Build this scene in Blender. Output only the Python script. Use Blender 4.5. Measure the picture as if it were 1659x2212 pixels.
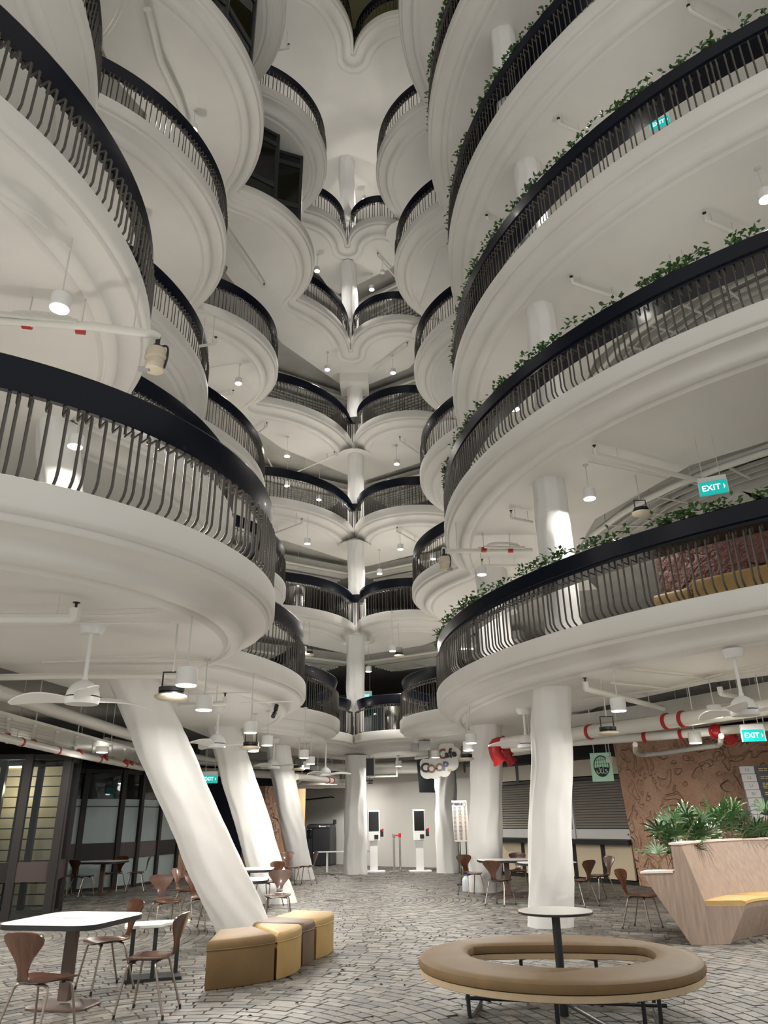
import bpy, bmesh, math, random
from mathutils import Vector, Matrix
from mathutils.geometry import tessellate_polygon

for o in list(bpy.data.objects):
    bpy.data.objects.remove(o, do_unlink=True)
random.seed(7)
SC = bpy.context.scene
COL = SC.collection
R = math.radians

# ------------------------------------------------------------------ camera
FPX, EYE, PITCH, ROLL = 1600.0, 1.6, R(22.5), R(0.9)
cu, su = math.cos(PITCH), math.sin(PITCH)
cr, sr = math.cos(ROLL), math.sin(ROLL)
fwd = Vector((0, cu, su)); upv = Vector((0, -su, cu)); rt = Vector((1, 0, 0))
c_right = cr*rt - sr*upv
c_up = sr*rt + cr*upv
cam_d = bpy.data.cameras.new('camera'); cam = bpy.data.objects.new('camera', cam_d); COL.objects.link(cam)
cam.matrix_world = Matrix(((c_right.x, c_up.x, -fwd.x, 0), (c_right.y, c_up.y, -fwd.y, 0), (c_right.z, c_up.z, -fwd.z, EYE), (0, 0, 0, 1)))
cam_d.sensor_fit = 'VERTICAL'; cam_d.sensor_height = 24; cam_d.lens = 24*FPX/2212
cam_d.clip_start = 0.05; cam_d.clip_end = 200
SC.camera = cam

# ------------------------------------------------------------------ light
wd = bpy.data.worlds.new('night_ambient'); SC.world = wd; wd.use_nodes = True
bgn = wd.node_tree.nodes['Background']
bgn.inputs[0].default_value = (1.0, 0.965, 0.90, 1); bgn.inputs[1].default_value = 0.68
LAMP_W = 62.0
ADDED_UPLIGHT_W = 11.0
SC.view_settings.view_transform = 'Standard'; SC.view_settings.look = 'None'
SC.view_settings.exposure = 0.0; SC.view_settings.gamma = 1.0; SC.view_settings.use_curve_mapping = False

# pixel of the 1659x2212 frame -> point of the world at height z, or at distance Y
def ray(px, py):
    return fwd + ((px-829.5)/FPX)*c_right - ((py-1106)/FPX)*c_up
def at(px, py, z=0.0):
    d = ray(px, py); t = (z-EYE)/d.z
    return Vector((0, 0, EYE)) + t*d
def atY(px, py, Y):
    d = ray(px, py); t = Y/d.y
    return Vector((0, 0, EYE)) + t*d

# ------------------------------------------------------------------ materials
def mat(name, col, rough=0.5, metal=0.0, var=0.0, vscale=3.0, bump=0.0, bscale=40.0, emit=0.0, ecol=None, coat=0.0, spec=0.5, col2=None, stretch=None):
    m = bpy.data.materials.new(name); m.use_nodes = True
    nt = m.node_tree; b = nt.nodes['Principled BSDF']
    c = (*col, 1)
    b.inputs['Base Color'].default_value = c
    b.inputs['Roughness'].default_value = rough; b.inputs['Metallic'].default_value = metal
    b.inputs['Coat Weight'].default_value = coat; b.inputs['Coat Roughness'].default_value = 0.08
    b.inputs['Specular IOR Level'].default_value = spec
    if emit:
        b.inputs['Emission Color'].default_value = (*(ecol or col), 1); b.inputs['Emission Strength'].default_value = emit
    if var or bump:
        tc = nt.nodes.new('ShaderNodeTexCoord'); mp = nt.nodes.new('ShaderNodeMapping')
        nt.links.new(tc.outputs['Object'], mp.inputs[0])
        if stretch: mp.inputs['Scale'].default_value = stretch
    if var:
        n = nt.nodes.new('ShaderNodeTexNoise'); n.inputs['Scale'].default_value = vscale; n.inputs['Detail'].default_value = 5
        nt.links.new(mp.outputs[0], n.inputs['Vector'])
        r = nt.nodes.new('ShaderNodeValToRGB')
        c2 = col2 or tuple(max(0, v*(1-var)) for v in col)
        r.color_ramp.elements[0].position = 0.35; r.color_ramp.elements[1].position = 0.65
        r.color_ramp.elements[0].color = (*c2, 1); r.color_ramp.elements[1].color = c
        nt.links.new(n.outputs[0], r.inputs[0]); nt.links.new(r.outputs[0], b.inputs['Base Color'])
    if bump:
        n2 = nt.nodes.new('ShaderNodeTexNoise'); n2.inputs['Scale'].default_value = bscale; n2.inputs['Detail'].default_value = 4
        nt.links.new(mp.outputs[0], n2.inputs['Vector'])
        bp = nt.nodes.new('ShaderNodeBump'); bp.inputs['Strength'].default_value = bump; bp.inputs['Distance'].default_value = 0.02
        nt.links.new(n2.outputs[0], bp.inputs['Height']); nt.links.new(bp.outputs[0], b.inputs['Normal'])
    return m

M = {}
M['slab'] = mat('white_plaster', (0.80, 0.785, 0.75), 0.6, var=0.06, vscale=0.8, bump=0.08, bscale=25)
M['column'] = mat('column_plaster', (0.82, 0.815, 0.80), 0.55, var=0.06, vscale=1.2, bump=0.1, bscale=12)
M['service'] = mat('service_white', (0.66, 0.65, 0.61), 0.45, var=0.1, vscale=2)
M['pipe'] = mat('pipe_white', (0.72, 0.71, 0.66), 0.4)
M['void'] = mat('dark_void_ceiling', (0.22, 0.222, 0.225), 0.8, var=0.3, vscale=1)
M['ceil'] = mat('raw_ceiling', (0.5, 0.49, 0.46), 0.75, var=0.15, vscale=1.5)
M['walk'] = mat('pale_walkway_screed', (0.62, 0.60, 0.56), 0.6, var=0.1, vscale=2)
M['rail'] = mat('navy_gloss_paint', (0.004, 0.006, 0.014), 0.3, coat=0.05, spec=0.22, bump=0.05, bscale=60)
M['bar'] = mat('dark_bronze_bar', (0.10, 0.09, 0.082), 0.38, metal=0.5)
M['walnut'] = mat('walnut_ply', (0.092, 0.034, 0.017), 0.26, var=0.35, vscale=6, stretch=(6, 1, 1), coat=0.5)
M['legmetal'] = mat('bronzed_steel', (0.34, 0.29, 0.25), 0.32, metal=0.9)
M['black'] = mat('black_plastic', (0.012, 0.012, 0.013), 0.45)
M['blacksteel'] = mat('black_steel', (0.022, 0.026, 0.028), 0.4)
M['tabletop'] = mat('white_laminate', (0.80, 0.79, 0.75), 0.3)
M['greyplate'] = mat('grey_plate', (0.30, 0.30, 0.29), 0.4)
M['bronze'] = mat('brown_powder_coat', (0.115, 0.080, 0.066), 0.42, metal=0.3)
M['tan'] = mat('tan_leather', (0.44, 0.295, 0.115), 0.5, spec=0.3, var=0.14, vscale=4, bump=0.12, bscale=140)
M['brownleather'] = mat('olive_brown_leather', (0.20, 0.128, 0.060), 0.55, spec=0.25, var=0.15, vscale=4, bump=0.12, bscale=140)
M['taupe'] = mat('taupe_leather', (0.15, 0.10, 0.07), 0.5, spec=0.3, var=0.12, vscale=4, bump=0.12, bscale=140)
M['paleply'] = mat('pale_plywood', (0.55, 0.42, 0.27), 0.5, var=0.12, vscale=5)
M['ash'] = mat('pale_ash_laminate', (0.33, 0.245, 0.195), 0.55, var=0.25, vscale=5, stretch=(7, 7, 0.5))
M['ashtop'] = mat('pink_white_edge', (0.70, 0.58, 0.52), 0.4)
M['frame'] = mat('dark_brown_aluminium', (0.014, 0.0115, 0.011), 0.5, spec=0.3)
M['panelbrown'] = mat('maroon_brown_panel', (0.040, 0.026, 0.027), 0.35)
M['frost'] = mat('frosted_film', (0.30, 0.37, 0.37), 0.35, var=0.15, vscale=0.8)
M['cream'] = mat('cream_panel', (0.66, 0.56, 0.40), 0.5, var=0.05)
M['creamgrey'] = mat('cream_fascia_panel', (0.60, 0.55, 0.46), 0.5, var=0.05)
M['shutter'] = mat('grey_roller_slats', (0.33, 0.305, 0.27), 0.35, metal=0.25)
M['shutterbar'] = mat('white_shutter_bar', (0.66, 0.66, 0.65), 0.4)
M['wallwhite'] = mat('white_wall_paint', (0.76, 0.755, 0.72), 0.6, var=0.04, vscale=0.7)
M['red'] = mat('red_coupling', (0.42, 0.012, 0.014), 0.4)
M['white'] = mat('white_plastic', (0.80, 0.80, 0.79), 0.35)
M['screen'] = mat('dark_screen', (0.012, 0.014, 0.016), 0.12)
M['charcoal'] = mat('charcoal_bin', (0.030, 0.032, 0.038), 0.4)
M['chrome'] = mat('brushed_chrome', (0.62, 0.60, 0.57), 0.2, metal=1.0)
M['exit'] = mat('exit_teal', (0.0, 0.36, 0.33), 0.4, emit=0.65, ecol=(0.0, 0.50, 0.46))
M['exitletter'] = mat('exit_letter', (0.9, 0.95, 0.93), 0.4, emit=0.9, ecol=(0.9, 1.0, 0.97))
M['halalg'] = mat('sign_mint', (0.45, 0.70, 0.52), 0.4, emit=0.12, ecol=(0.45, 0.75, 0.52))
M['halald'] = mat('sign_dark_green', (0.012, 0.05, 0.022), 0.4)
M['beige'] = mat('beige_device', (0.62, 0.55, 0.42), 0.45, var=0.1)
M['leaf'] = mat('palm_green', (0.040, 0.105, 0.030), 0.4, var=0.5, vscale=7)
M['leaf2'] = mat('creeper_green', (0.075, 0.19, 0.045), 0.4, var=0.6, vscale=9)
M['stem'] = mat('plant_stem', (0.16, 0.12, 0.06), 0.7)
M['soil'] = mat('planter_soil', (0.03, 0.025, 0.02), 0.9)
M['navy'] = mat('navy_print', (0.010, 0.014, 0.05), 0.35)
M['gold'] = mat('gold_print', (0.75, 0.55, 0.2), 0.4)
M['paper'] = mat('menu_paper', (0.74, 0.68, 0.62), 0.5)
M['ink'] = mat('grey_ink', (0.08, 0.08, 0.12), 0.5)
M['pinkink'] = mat('red_ink', (0.6, 0.16, 0.14), 0.5)
M['signred'] = mat('sign_red', (0.65, 0.02, 0.03), 0.4)
M['copper'] = mat('copper_brown_letter', (0.22, 0.08, 0.03), 0.35)
M['bluelet'] = mat('blue_letter', (0.03, 0.09, 0.25), 0.35)
M['olive'] = mat('roof_soffit_olive', (0.48, 0.46, 0.27), 0.7)
M['glow'] = mat('lamp_diffuser', (1, 0.98, 0.92), 0.4, emit=9.0, ecol=(1.0, 0.96, 0.87))
M['lampoff'] = mat('lamp_diffuser_off', (0.75, 0.73, 0.7), 0.3)
M['warmint'] = mat('beige_interior', (0.55, 0.44, 0.30), 0.6, var=0.1)
M['orange'] = mat('orange_plaster', (0.62, 0.33, 0.16), 0.6, var=0.1)
M['bottle'] = mat('milky_plastic', (0.70, 0.76, 0.82), 0.3)
M['bluecap'] = mat('blue_cap', (0.03, 0.15, 0.6), 0.4)
M['deadleaf'] = mat('dry_leaf', (0.035, 0.026, 0.016), 0.8)

def terracotta(name='carved_terracotta', ca=(0.52, 0.29, 0.19), cb=(0.70, 0.45, 0.32)):
    m = bpy.data.materials.new(name); m.use_nodes = True
    nt = m.node_tree; b = nt.nodes['Principled BSDF']; b.inputs['Roughness'].default_value = 0.7
    tc = nt.nodes.new('ShaderNodeTexCoord')
    n = nt.nodes.new('ShaderNodeTexNoise'); n.inputs['Scale'].default_value = 1.3; n.inputs['Detail'].default_value = 6
    nt.links.new(tc.outputs['Object'], n.inputs['Vector'])
    r = nt.nodes.new('ShaderNodeValToRGB')
    r.color_ramp.elements[0].color = (*ca, 1); r.color_ramp.elements[1].color = (*cb, 1)
    r.color_ramp.elements[0].position = 0.3; r.color_ramp.elements[1].position = 0.7
    nt.links.new(n.outputs[0], r.inputs[0]); nt.links.new(r.outputs[0], b.inputs['Base Color'])
    # carved swirling lines: contour bands of a distorted noise, stronger in patches
    a = nt.nodes.new('ShaderNodeTexNoise'); a.inputs['Scale'].default_value = 1.7; a.inputs['Detail'].default_value = 1.5; a.inputs['Distortion'].default_value = 1.2
    nt.links.new(tc.outputs['Object'], a.inputs['Vector'])
    mu = nt.nodes.new('ShaderNodeMath'); mu.operation = 'MULTIPLY'; mu.inputs[1].default_value = 20
    nt.links.new(a.outputs[0], mu.inputs[0])
    si = nt.nodes.new('ShaderNodeMath'); si.operation = 'SINE'; nt.links.new(mu.outputs[0], si.inputs[0])
    pw = nt.nodes.new('ShaderNodeMapRange'); pw.inputs[1].default_value = 0.45; pw.inputs[2].default_value = 0.9
    nt.links.new(si.outputs[0], pw.inputs[0])
    f = nt.nodes.new('ShaderNodeTexNoise'); f.inputs['Scale'].default_value = 2.2; nt.links.new(tc.outputs['Object'], f.inputs['Vector'])
    fr = nt.nodes.new('ShaderNodeMapRange'); fr.inputs[1].default_value = 0.3; fr.inputs[2].default_value = 0.5
    nt.links.new(f.outputs[0], fr.inputs[0])
    mm = nt.nodes.new('ShaderNodeMath'); mm.operation = 'MULTIPLY'; nt.links.new(pw.outputs[0], mm.inputs[0]); nt.links.new(fr.outputs[0], mm.inputs[1])
    fi = nt.nodes.new('ShaderNodeTexNoise'); fi.inputs['Scale'].default_value = 14; fi.inputs['Detail'].default_value = 4; nt.links.new(tc.outputs['Object'], fi.inputs['Vector'])
    ad = nt.nodes.new('ShaderNodeMath'); ad.operation = 'MULTIPLY_ADD'; ad.inputs[1].default_value = 0.68
    nt.links.new(fi.outputs[0], ad.inputs[0]); nt.links.new(mm.outputs[0], ad.inputs[2])
    bp = nt.nodes.new('ShaderNodeBump'); bp.inputs['Strength'].default_value = 1.0; bp.inputs['Distance'].default_value = 0.09; bp.invert = True
    nt.links.new(ad.outputs[0], bp.inputs['Height']); nt.links.new(bp.outputs[0], b.inputs['Normal'])
    return m
M['terra'] = terracotta()
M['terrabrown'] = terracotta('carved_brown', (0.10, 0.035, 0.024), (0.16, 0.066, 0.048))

def glass(name, tint, refl):
    m = bpy.data.materials.new(name); m.use_nodes = True; nt = m.node_tree
    nt.nodes.remove(nt.nodes['Principled BSDF']); out = nt.nodes['Material Output']
    t = nt.nodes.new('ShaderNodeBsdfTransparent'); t.inputs[0].default_value = (*tint, 1)
    g = nt.nodes.new('ShaderNodeBsdfGlossy'); g.inputs['Roughness'].default_value = 0.02; g.inputs[0].default_value = (0.9, 0.95, 0.97, 1)
    fz = nt.nodes.new('ShaderNodeFresnel'); fz.inputs[0].default_value = refl
    mx = nt.nodes.new('ShaderNodeMixShader')
    nt.links.new(fz.outputs[0], mx.inputs[0]); nt.links.new(t.outputs[0], mx.inputs[1]); nt.links.new(g.outputs[0], mx.inputs[2])
    nt.links.new(mx.outputs[0], out.inputs[0])
    return m
M['glass'] = glass('dark_tinted_glass', (0.62, 0.68, 0.70), 1.42)

def stone_mat():
    m = bpy.data.materials.new('split_paving_stone'); m.use_nodes = True; nt = m.node_tree
    b = nt.nodes['Principled BSDF']; b.inputs['Roughness'].default_value = 0.5
    at_ = nt.nodes.new('ShaderNodeAttribute'); at_.attribute_name = 'tone'
    geo = nt.nodes.new('ShaderNodeNewGeometry')
    n = nt.nodes.new('ShaderNodeTexNoise'); n.inputs['Scale'].default_value = 11; n.inputs['Detail'].default_value = 6
    nt.links.new(geo.outputs['Position'], n.inputs['Vector'])
    r = nt.nodes.new('ShaderNodeMapRange'); r.inputs[1].default_value = 0.25; r.inputs[2].default_value = 0.75; r.inputs[3].default_value = 0.70; r.inputs[4].default_value = 1.25
    nt.links.new(n.outputs[0], r.inputs[0])
    mx = nt.nodes.new('ShaderNodeVectorMath'); mx.operation = 'SCALE'
    nt.links.new(at_.outputs['Color'], mx.inputs[0]); nt.links.new(r.outputs[0], mx.inputs['Scale'])
    nt.links.new(mx.outputs[0], b.inputs['Base Color'])
    n2 = nt.nodes.new('ShaderNodeTexNoise'); n2.inputs['Scale'].default_value = 26; n2.inputs['Detail'].default_value = 5
    nt.links.new(geo.outputs['Position'], n2.inputs['Vector'])
    bp = nt.nodes.new('ShaderNodeBump'); bp.inputs['Strength'].default_value = 0.5; bp.inputs['Distance'].default_value = 0.012
    nt.links.new(n2.outputs[0], bp.inputs['Height']); nt.links.new(bp.outputs[0], b.inputs['Normal'])
    return m
M['stone'] = stone_mat()
M['grout'] = mat('dark_grout', (0.115, 0.11, 0.10), 0.85, var=0.3, vscale=8)

# ------------------------------------------------------------------ mesh building
class MB:
    def __init__(s): s.v = []; s.f = []
    def add(s, vs, fs):
        n = len(s.v); s.v += [tuple(p) for p in vs]; s.f += [tuple(i+n for i in f) for f in fs]; return s
    def box(s, c, d, rz=0, m=None):
        hx, hy, hz = d[0]/2, d[1]/2, d[2]/2
        P = [Vector((x*hx, y*hy, z*hz)) for z in (-1, 1) for x, y in ((-1, -1), (1, -1), (1, 1), (-1, 1))]
        q = (m if m else Matrix.Rotation(rz, 3, 'Z'))
        P = [q @ p + Vector(c) for p in P]
        return s.add(P, [(3, 2, 1, 0), (4, 5, 6, 7), (0, 1, 5, 4), (1, 2, 6, 5), (2, 3, 7, 6), (3, 0, 4, 7)])
    def tube(s, pts, r, n=8, caps=True):
        pts = [Vector(p) for p in pts]; rings = []
        rr = r if isinstance(r, (list, tuple)) else [r]*len(pts)
        prev = None
        for i, p in enumerate(pts):
            if i == 0: t = pts[1]-p
            elif i == len(pts)-1: t = p-pts[i-1]
            else: t = (pts[i+1]-p).normalized() + (p-pts[i-1]).normalized()
            t = t.normalized() if t.length > 1e-9 else Vector((0, 0, 1))
            if prev is None:
                a = Vector((0, 0, 1)) if abs(t.z) < 0.9 else Vector((1, 0, 0))
                u = t.cross(a).normalized()
            else:
                u = (prev - t*prev.dot(t)).normalized()
            prev = u; w = t.cross(u)
            rings.append([p + rr[i]*(math.cos(2*math.pi*k/n)*u + math.sin(2*math.pi*k/n)*w) for k in range(n)])
        V = [q for g in rings for q in g]; Fc = []
        for i in range(len(pts)-1):
            for k in range(n):
                k2 = (k+1) % n
                Fc.append((i*n+k, i*n+k2, (i+1)*n+k2, (i+1)*n+k))
        if caps:
            Fc.append(tuple(reversed(range(n)))); Fc.append(tuple((len(pts)-1)*n+k for k in range(n)))
        return s.add(V, Fc)
    def lathe(s, prof, n=24, o=(0, 0, 0), caps=True, m=None):
        V = []; Fc = []
        for r, z in prof:
            for k in range(n):
                a = 2*math.pi*k/n; p = Vector((r*math.cos(a), r*math.sin(a), z))
                if m: p = m @ p
                V.append(p + Vector(o))
        for i in range(len(prof)-1):
            for k in range(n):
                k2 = (k+1) % n
                Fc.append((i*n+k, i*n+k2, (i+1)*n+k2, (i+1)*n+k))
        if caps:
            Fc.append(tuple(reversed(range(n)))); Fc.append(tuple((len(prof)-1)*n+k for k in range(n)))
        return s.add(V, Fc)
    def layers(s, poly, lay, caps=True):          # poly ccw (x,y); lay = [(inset, z), ...] bottom to top
        n = len(poly); V = []; Fc = []
        for ins, z in lay:
            for p in offset_poly(poly, ins): V.append((p[0], p[1], z))
        for i in range(len(lay)-1):
            for k in range(n):
                k2 = (k+1) % n
                Fc.append((i*n+k, i*n+k2, (i+1)*n+k2, (i+1)*n+k))
        if caps:
            Fc.append(tuple(reversed(range(n)))); Fc.append(tuple((len(lay)-1)*n+k for k in range(n)))
        return s.add(V, Fc)

def offset_poly(poly, d):
    if abs(d) < 1e-9: return poly
    n = len(poly); out = []
    for i in range(n):
        a, b, c = Vector(poly[i-1][:2]), Vector(poly[i][:2]), Vector(poly[(i+1) % n][:2])
        e1 = (b-a).normalized(); e2 = (c-b).normalized()
        n1 = Vector((-e1.y, e1.x)); n2 = Vector((-e2.y, e2.x))
        m = n1+n2
        if m.length < 1e-6: m = n1
        m.normalize(); k = max(0.4, m.dot(n1))
        out.append((b.x+m.x*d/k, b.y+m.y*d/k))
    return out

def rounded(poly, rad, seg=5):
    out = []; n = len(poly)
    for i in range(n):
        a, b, c = Vector(poly[i-1]), Vector(poly[i]), Vector(poly[(i+1) % n])
        rr = rad[i] if isinstance(rad, (list, tuple)) else rad
        u = (a-b); w = (c-b); ru = min(rr, u.length*0.49); rw = min(rr, w.length*0.49)
        p0 = b+u.normalized()*ru; p1 = b+w.normalized()*rw
        for k in range(seg+1):
            t = k/seg; out.append(tuple((1-t)**2*p0 + 2*t*(1-t)*b + t*t*p1))
    return out

def smoothpath(pts, it=2):
    pts = [Vector(p) for p in pts]
    for _ in range(it):
        q = [pts[0]]
        for a, b in zip(pts, pts[1:]): q += [a*0.75+b*0.25, a*0.25+b*0.75]
        q.append(pts[-1]); pts = q
    return pts

def mk(name, mb, material, parent=None, smooth=False, kind=None, world=False):
    me = bpy.data.meshes.new(name)
    vs = mb.v
    if parent is not None and world:
        inv = parent.matrix_basis.inverted()
        vs = [tuple(inv @ Vector(p)) for p in vs]
    me.from_pydata(vs, [], mb.f)
    me.materials.append(M[material] if isinstance(material, str) else material)
    if smooth:
        me.polygons.foreach_set('use_smooth', [True]*len(me.polygons))
        me.set_sharp_from_angle(angle=R(42))
    me.update()
    o = bpy.data.objects.new(name, me); COL.objects.link(o)
    if parent is not None: o.parent = parent
    if kind: o['kind'] = kind
    return o
def tag(o, label, cat, group=None, kind=None):
    o['label'] = label; o['category'] = cat
    if group: o['group'] = group
    if kind: o['kind'] = kind
    return o
def thing(name, label, cat, loc=(0, 0, 0), rz=0.0, group=None, kind=None):
    o = bpy.data.objects.new(name, None); COL.objects.link(o); o.empty_display_size = 0.1
    o.location = loc; o.rotation_euler = (0, 0, rz)
    return tag(o, label, cat, group, kind)
def dup(o, parent=None):
    c = o.copy(); COL.objects.link(c)
    if parent is not None: c.parent = parent
    for ch in o.children: dup(ch, c)
    return c
def text(name, body, size, material, parent, mtx, extrude=0.002, align='CENTER', bold=0.0):
    cv = bpy.data.curves.new(name, 'FONT'); cv.body = body; cv.size = size; cv.extrude = extrude; cv.offset = bold
    cv.align_x = align; cv.align_y = 'CENTER'; cv.resolution_u = 3
    t = bpy.data.objects.new(name, cv); COL.objects.link(t)
    dg = bpy.context.evaluated_depsgraph_get(); dg.update()
    me = bpy.data.meshes.new_from_object(t.evaluated_get(dg))
    bpy.data.objects.remove(t, do_unlink=True)
    me.transform(mtx); me.materials.clear(); me.materials.append(M[material])
    o = bpy.data.objects.new(name, me); COL.objects.link(o)
    if parent is not None: o.parent = parent
    return o
def frame(o, u, n):                      # text/sign basis: u right, n toward the reader
    u = Vector(u).normalized(); n = Vector(n).normalized(); w = n.cross(u).normalized()
    return Matrix(((u.x, w.x, n.x, o[0]), (u.y, w.y, n.y, o[1]), (u.z, w.z, n.z, o[2]), (0, 0, 0, 1)))

# ================================================================== STRUCTURE
ZB = [0, 3.55, 7.25, 10.9, 14.55, 18.2, 21.8, 25.4]      # soffit heights
ZT = [0] + [z+0.6 for z in ZB[1:]]                        # floor edge heights
# every balcony lobe is a circle in plan: (centre x, centre y, radius), left near -> right near
LOBES = {
 1: dict(A=(-4.92, 8.26, 3.61), B=(-7.55, 14.74, 5.93), C=(-5.99, 21.14, 4.67), D=(-4.54, 25.70, 3.47), E=(0.70, 25.5, 1.82), F=(4.19, 21.68, 3.84), G=(10.90, 16.06, 9.82)),
 2: dict(A=(-7.40, 6.99, 4.47), B=(-9.21, 14.35, 5.92), C=(-6.80, 20.23, 3.95), D=(-4.54, 25.70, 3.48), E=(0.80, 25.13, 1.78), F=(5.05, 20.82, 4.27), G=(10.51, 15.30, 9.15)),
 3: dict(A=(-8.63, 6.00, 4.83), B=(-9.45, 14.76, 5.24), C=(-10.13, 20.67, 6.40), D=(-4.93, 25.99, 3.83), E=(1.16, 25.51, 2.25), F=(5.60, 20.57, 4.48), G=(10.97, 14.98, 9.26)),
 4: dict(A=(-6.89, 6.80, 3.06), B=(-7.93, 13.88, 4.15), C=(-6.42, 19.80, 3.12), D=(-5.33, 26.04, 4.17), E=(1.04, 25.28, 2.12), F=(4.94, 20.35, 3.89), G=(10.34, 14.55, 8.60)),
 5: dict(A=(-6.60, 6.60, 3.30), B=(-7.22, 13.47, 4.26), C=(-5.29, 19.13, 3.14), D=(-5.14, 24.37, 3.94), E=(0.59, 24.22, 1.78), F=(3.98, 19.78, 3.51), G=(9.80, 14.19, 8.47)),
 6: dict(A=(-6.40, 6.30, 3.40), B=(-6.11, 12.96, 3.68), C=(-4.66, 18.57, 2.91), D=(-3.12, 22.46, 1.84), E=(-0.02, 22.53, 1.21), F=(2.96, 19.17, 3.05), G=(6.72, 13.42, 6.10)),
 7: dict(A=(-6.20, 6.00, 3.40), B=(-5.60, 12.50, 3.60), D=(-3.21, 17.04, 2.43), E=(0.88, 17.78, 1.74), G=(6.10, 13.20, 5.80)),
}
def crease(k1, k2, ins):
    x1, y1, r1 = k1; x2, y2, r2 = k2; r1 -= ins; r2 -= ins
    c1 = Vector((x1, y1)); c2 = Vector((x2, y2)); dv = c2-c1; d = dv.length; u = dv/d
    if d < r1+r2 and d > abs(r1-r2):
        a = (r1*r1-r2*r2+d*d)/(2*d); h = math.sqrt(max(0, r1*r1-a*a)); w = Vector((-u.y, u.x))
        pp = [c1+u*a+w*h, c1+u*a-w*h]
        p = min(pp, key=lambda q: (q-Vector((0, 16))).length)
        return p, p
    return c1+u*r1, c2-u*r2
def arcs(level, ins=0.0):
    L = LOBES[level]; ks = list(L); out = {}
    start = R(-100)
    for i, k in enumerate(ks):
        x, y, r = L[k]; rr = r-ins
        a0 = start
        if i < len(ks)-1:
            p, q = crease(L[k], L[ks[i+1]], ins)
            a1 = math.atan2(p.y-y, p.x-x)
            nx, ny, _ = L[ks[i+1]]; start = math.atan2(q.y-ny, q.x-nx)
        else: a1 = R(258)
        while a1 < a0: a1 += 2*math.pi
        while a1-a0 > 2*math.pi: a1 -= 2*math.pi
        out[k] = (x, y, rr, a0, a1)
    return out
def arcpts(a, step):
    x, y, r, a0, a1 = a
    n = max(3, int(abs(a1-a0)*r/step))
    return [(x+r*math.cos(a0+(a1-a0)*i/n), y+r*math.sin(a0+(a1-a0)*i/n), a0+(a1-a0)*i/n) for i in range(n+1)]

def outline(level):
    pts = []; A = arcs(level); ks = list(A)
    for i, k in enumerate(ks):
        seg = [((px, py), (-math.cos(t), -math.sin(t))) for px, py, t in arcpts(A[k], 0.16)]
        if pts:
            p0, n0 = pts[-1]; p1, n1 = seg[0]
            t0 = math.atan2(n0[1], n0[0]); t1 = math.atan2(n1[1], n1[0])
            dt = (t1-t0) % (2*math.pi)
            if dt > math.pi: dt -= 2*math.pi
            for j in range(1, 6):
                f = j/6; q = (p0[0]*(1-f)+p1[0]*f, p0[1]*(1-f)+p1[1]*f); t = t0+dt*f
                pts.append((q, (math.cos(t), math.sin(t))))
        pts += seg
    return pts

cove = [(0.10+0.26*math.sin(R(a)), -0.36-0.145*(1-math.cos(R(a)))) for a in range(0, 91, 15)]
PROF = [(0.03, 0.0), (0.005, -0.012), (0.0, -0.03), (0.0, -0.25), (0.015, -0.28), (0.045, -0.298), (0.075, -0.30), (0.078, -0.335)] + cove + \
       [(0.365, -0.52), (0.39, -0.545), (0.43, -0.567), (0.475, -0.575), (0.505, -0.57), (0.51, -0.552), (0.54, -0.55), (0.56, -0.575), (0.60, -0.60)]
FLOORWORD = {1: 'first', 2: 'second', 3: 'third', 4: 'fourth', 5: 'fifth', 6: 'sixth', 7: 'seventh'}
TOWER = {'A': 'nearest left tower', 'B': 'second tower on the left', 'C': 'third tower on the left', 'D': 'rear left tower',
         'E': 'rear right tower', 'F': 'second tower on the right', 'G': 'nearest right tower'}
def backpath(level):                 # where the smooth soffit stops and the services begin
    L = LOBES[level]; out = []
    if level == 1: out = [(-9.5, 4.72), (-6.3, 7.2), (-5.3, 9.2), (-4.8, 12.5), (-4.6, 15.5), (-4.5, 18.5), (-4.4, 21.5)]
    for k, (x, y, r) in L.items():
        q = max(0.35, r-2.9)
        if level == 1 and k in 'ABC': continue
        if k in 'ABC':
            for t in ((-100, -40, 20, 60) if k == 'A' else (-50, 0, 50)): out.append((x+q*math.cos(R(t)), y+q*math.sin(R(t))))
        elif k == 'D':
            kk = max(0.0, (r-1.5)/2.3); out += [(x+1.3*kk, y-1.0*kk+0.3*(1-kk))] if level < 7 else [(x-3.5, y+1.0), (x-3.0, y+6.5), (x+1.0, y+7.5)]
        elif k == 'E':
            out += [(x-1.9, y+2.6), (x+0.5, y+0.9)] if level < 7 else [(x-0.5, y+6.8), (x+3.5, y+5.5), (x+3.8, y+0.5)]
        elif k == 'F':
            for t in (140, 180, 215): out.append((x+q*math.cos(R(t)), y+q*math.sin(R(t))))
        else:
            for t in (140, 165, 190, 215, 240, 258): out.append((x+q*math.cos(R(t)), y+q*math.sin(R(t))))
    return out
def tess(poly, z, flip):
    tri = tessellate_polygon([[Vector((p[0], p[1], 0)) for p in poly]])
    vs = [(p[0], p[1], z) for p in poly]; fs = []
    for t in tri:
        a, b, c = (Vector(vs[i]) for i in t)
        up = (b-a).cross(c-a).z > 0
        fs.append(tuple(t) if up != flip else tuple(reversed(t)))
    return vs, fs
SOFFIT = {}
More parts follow.
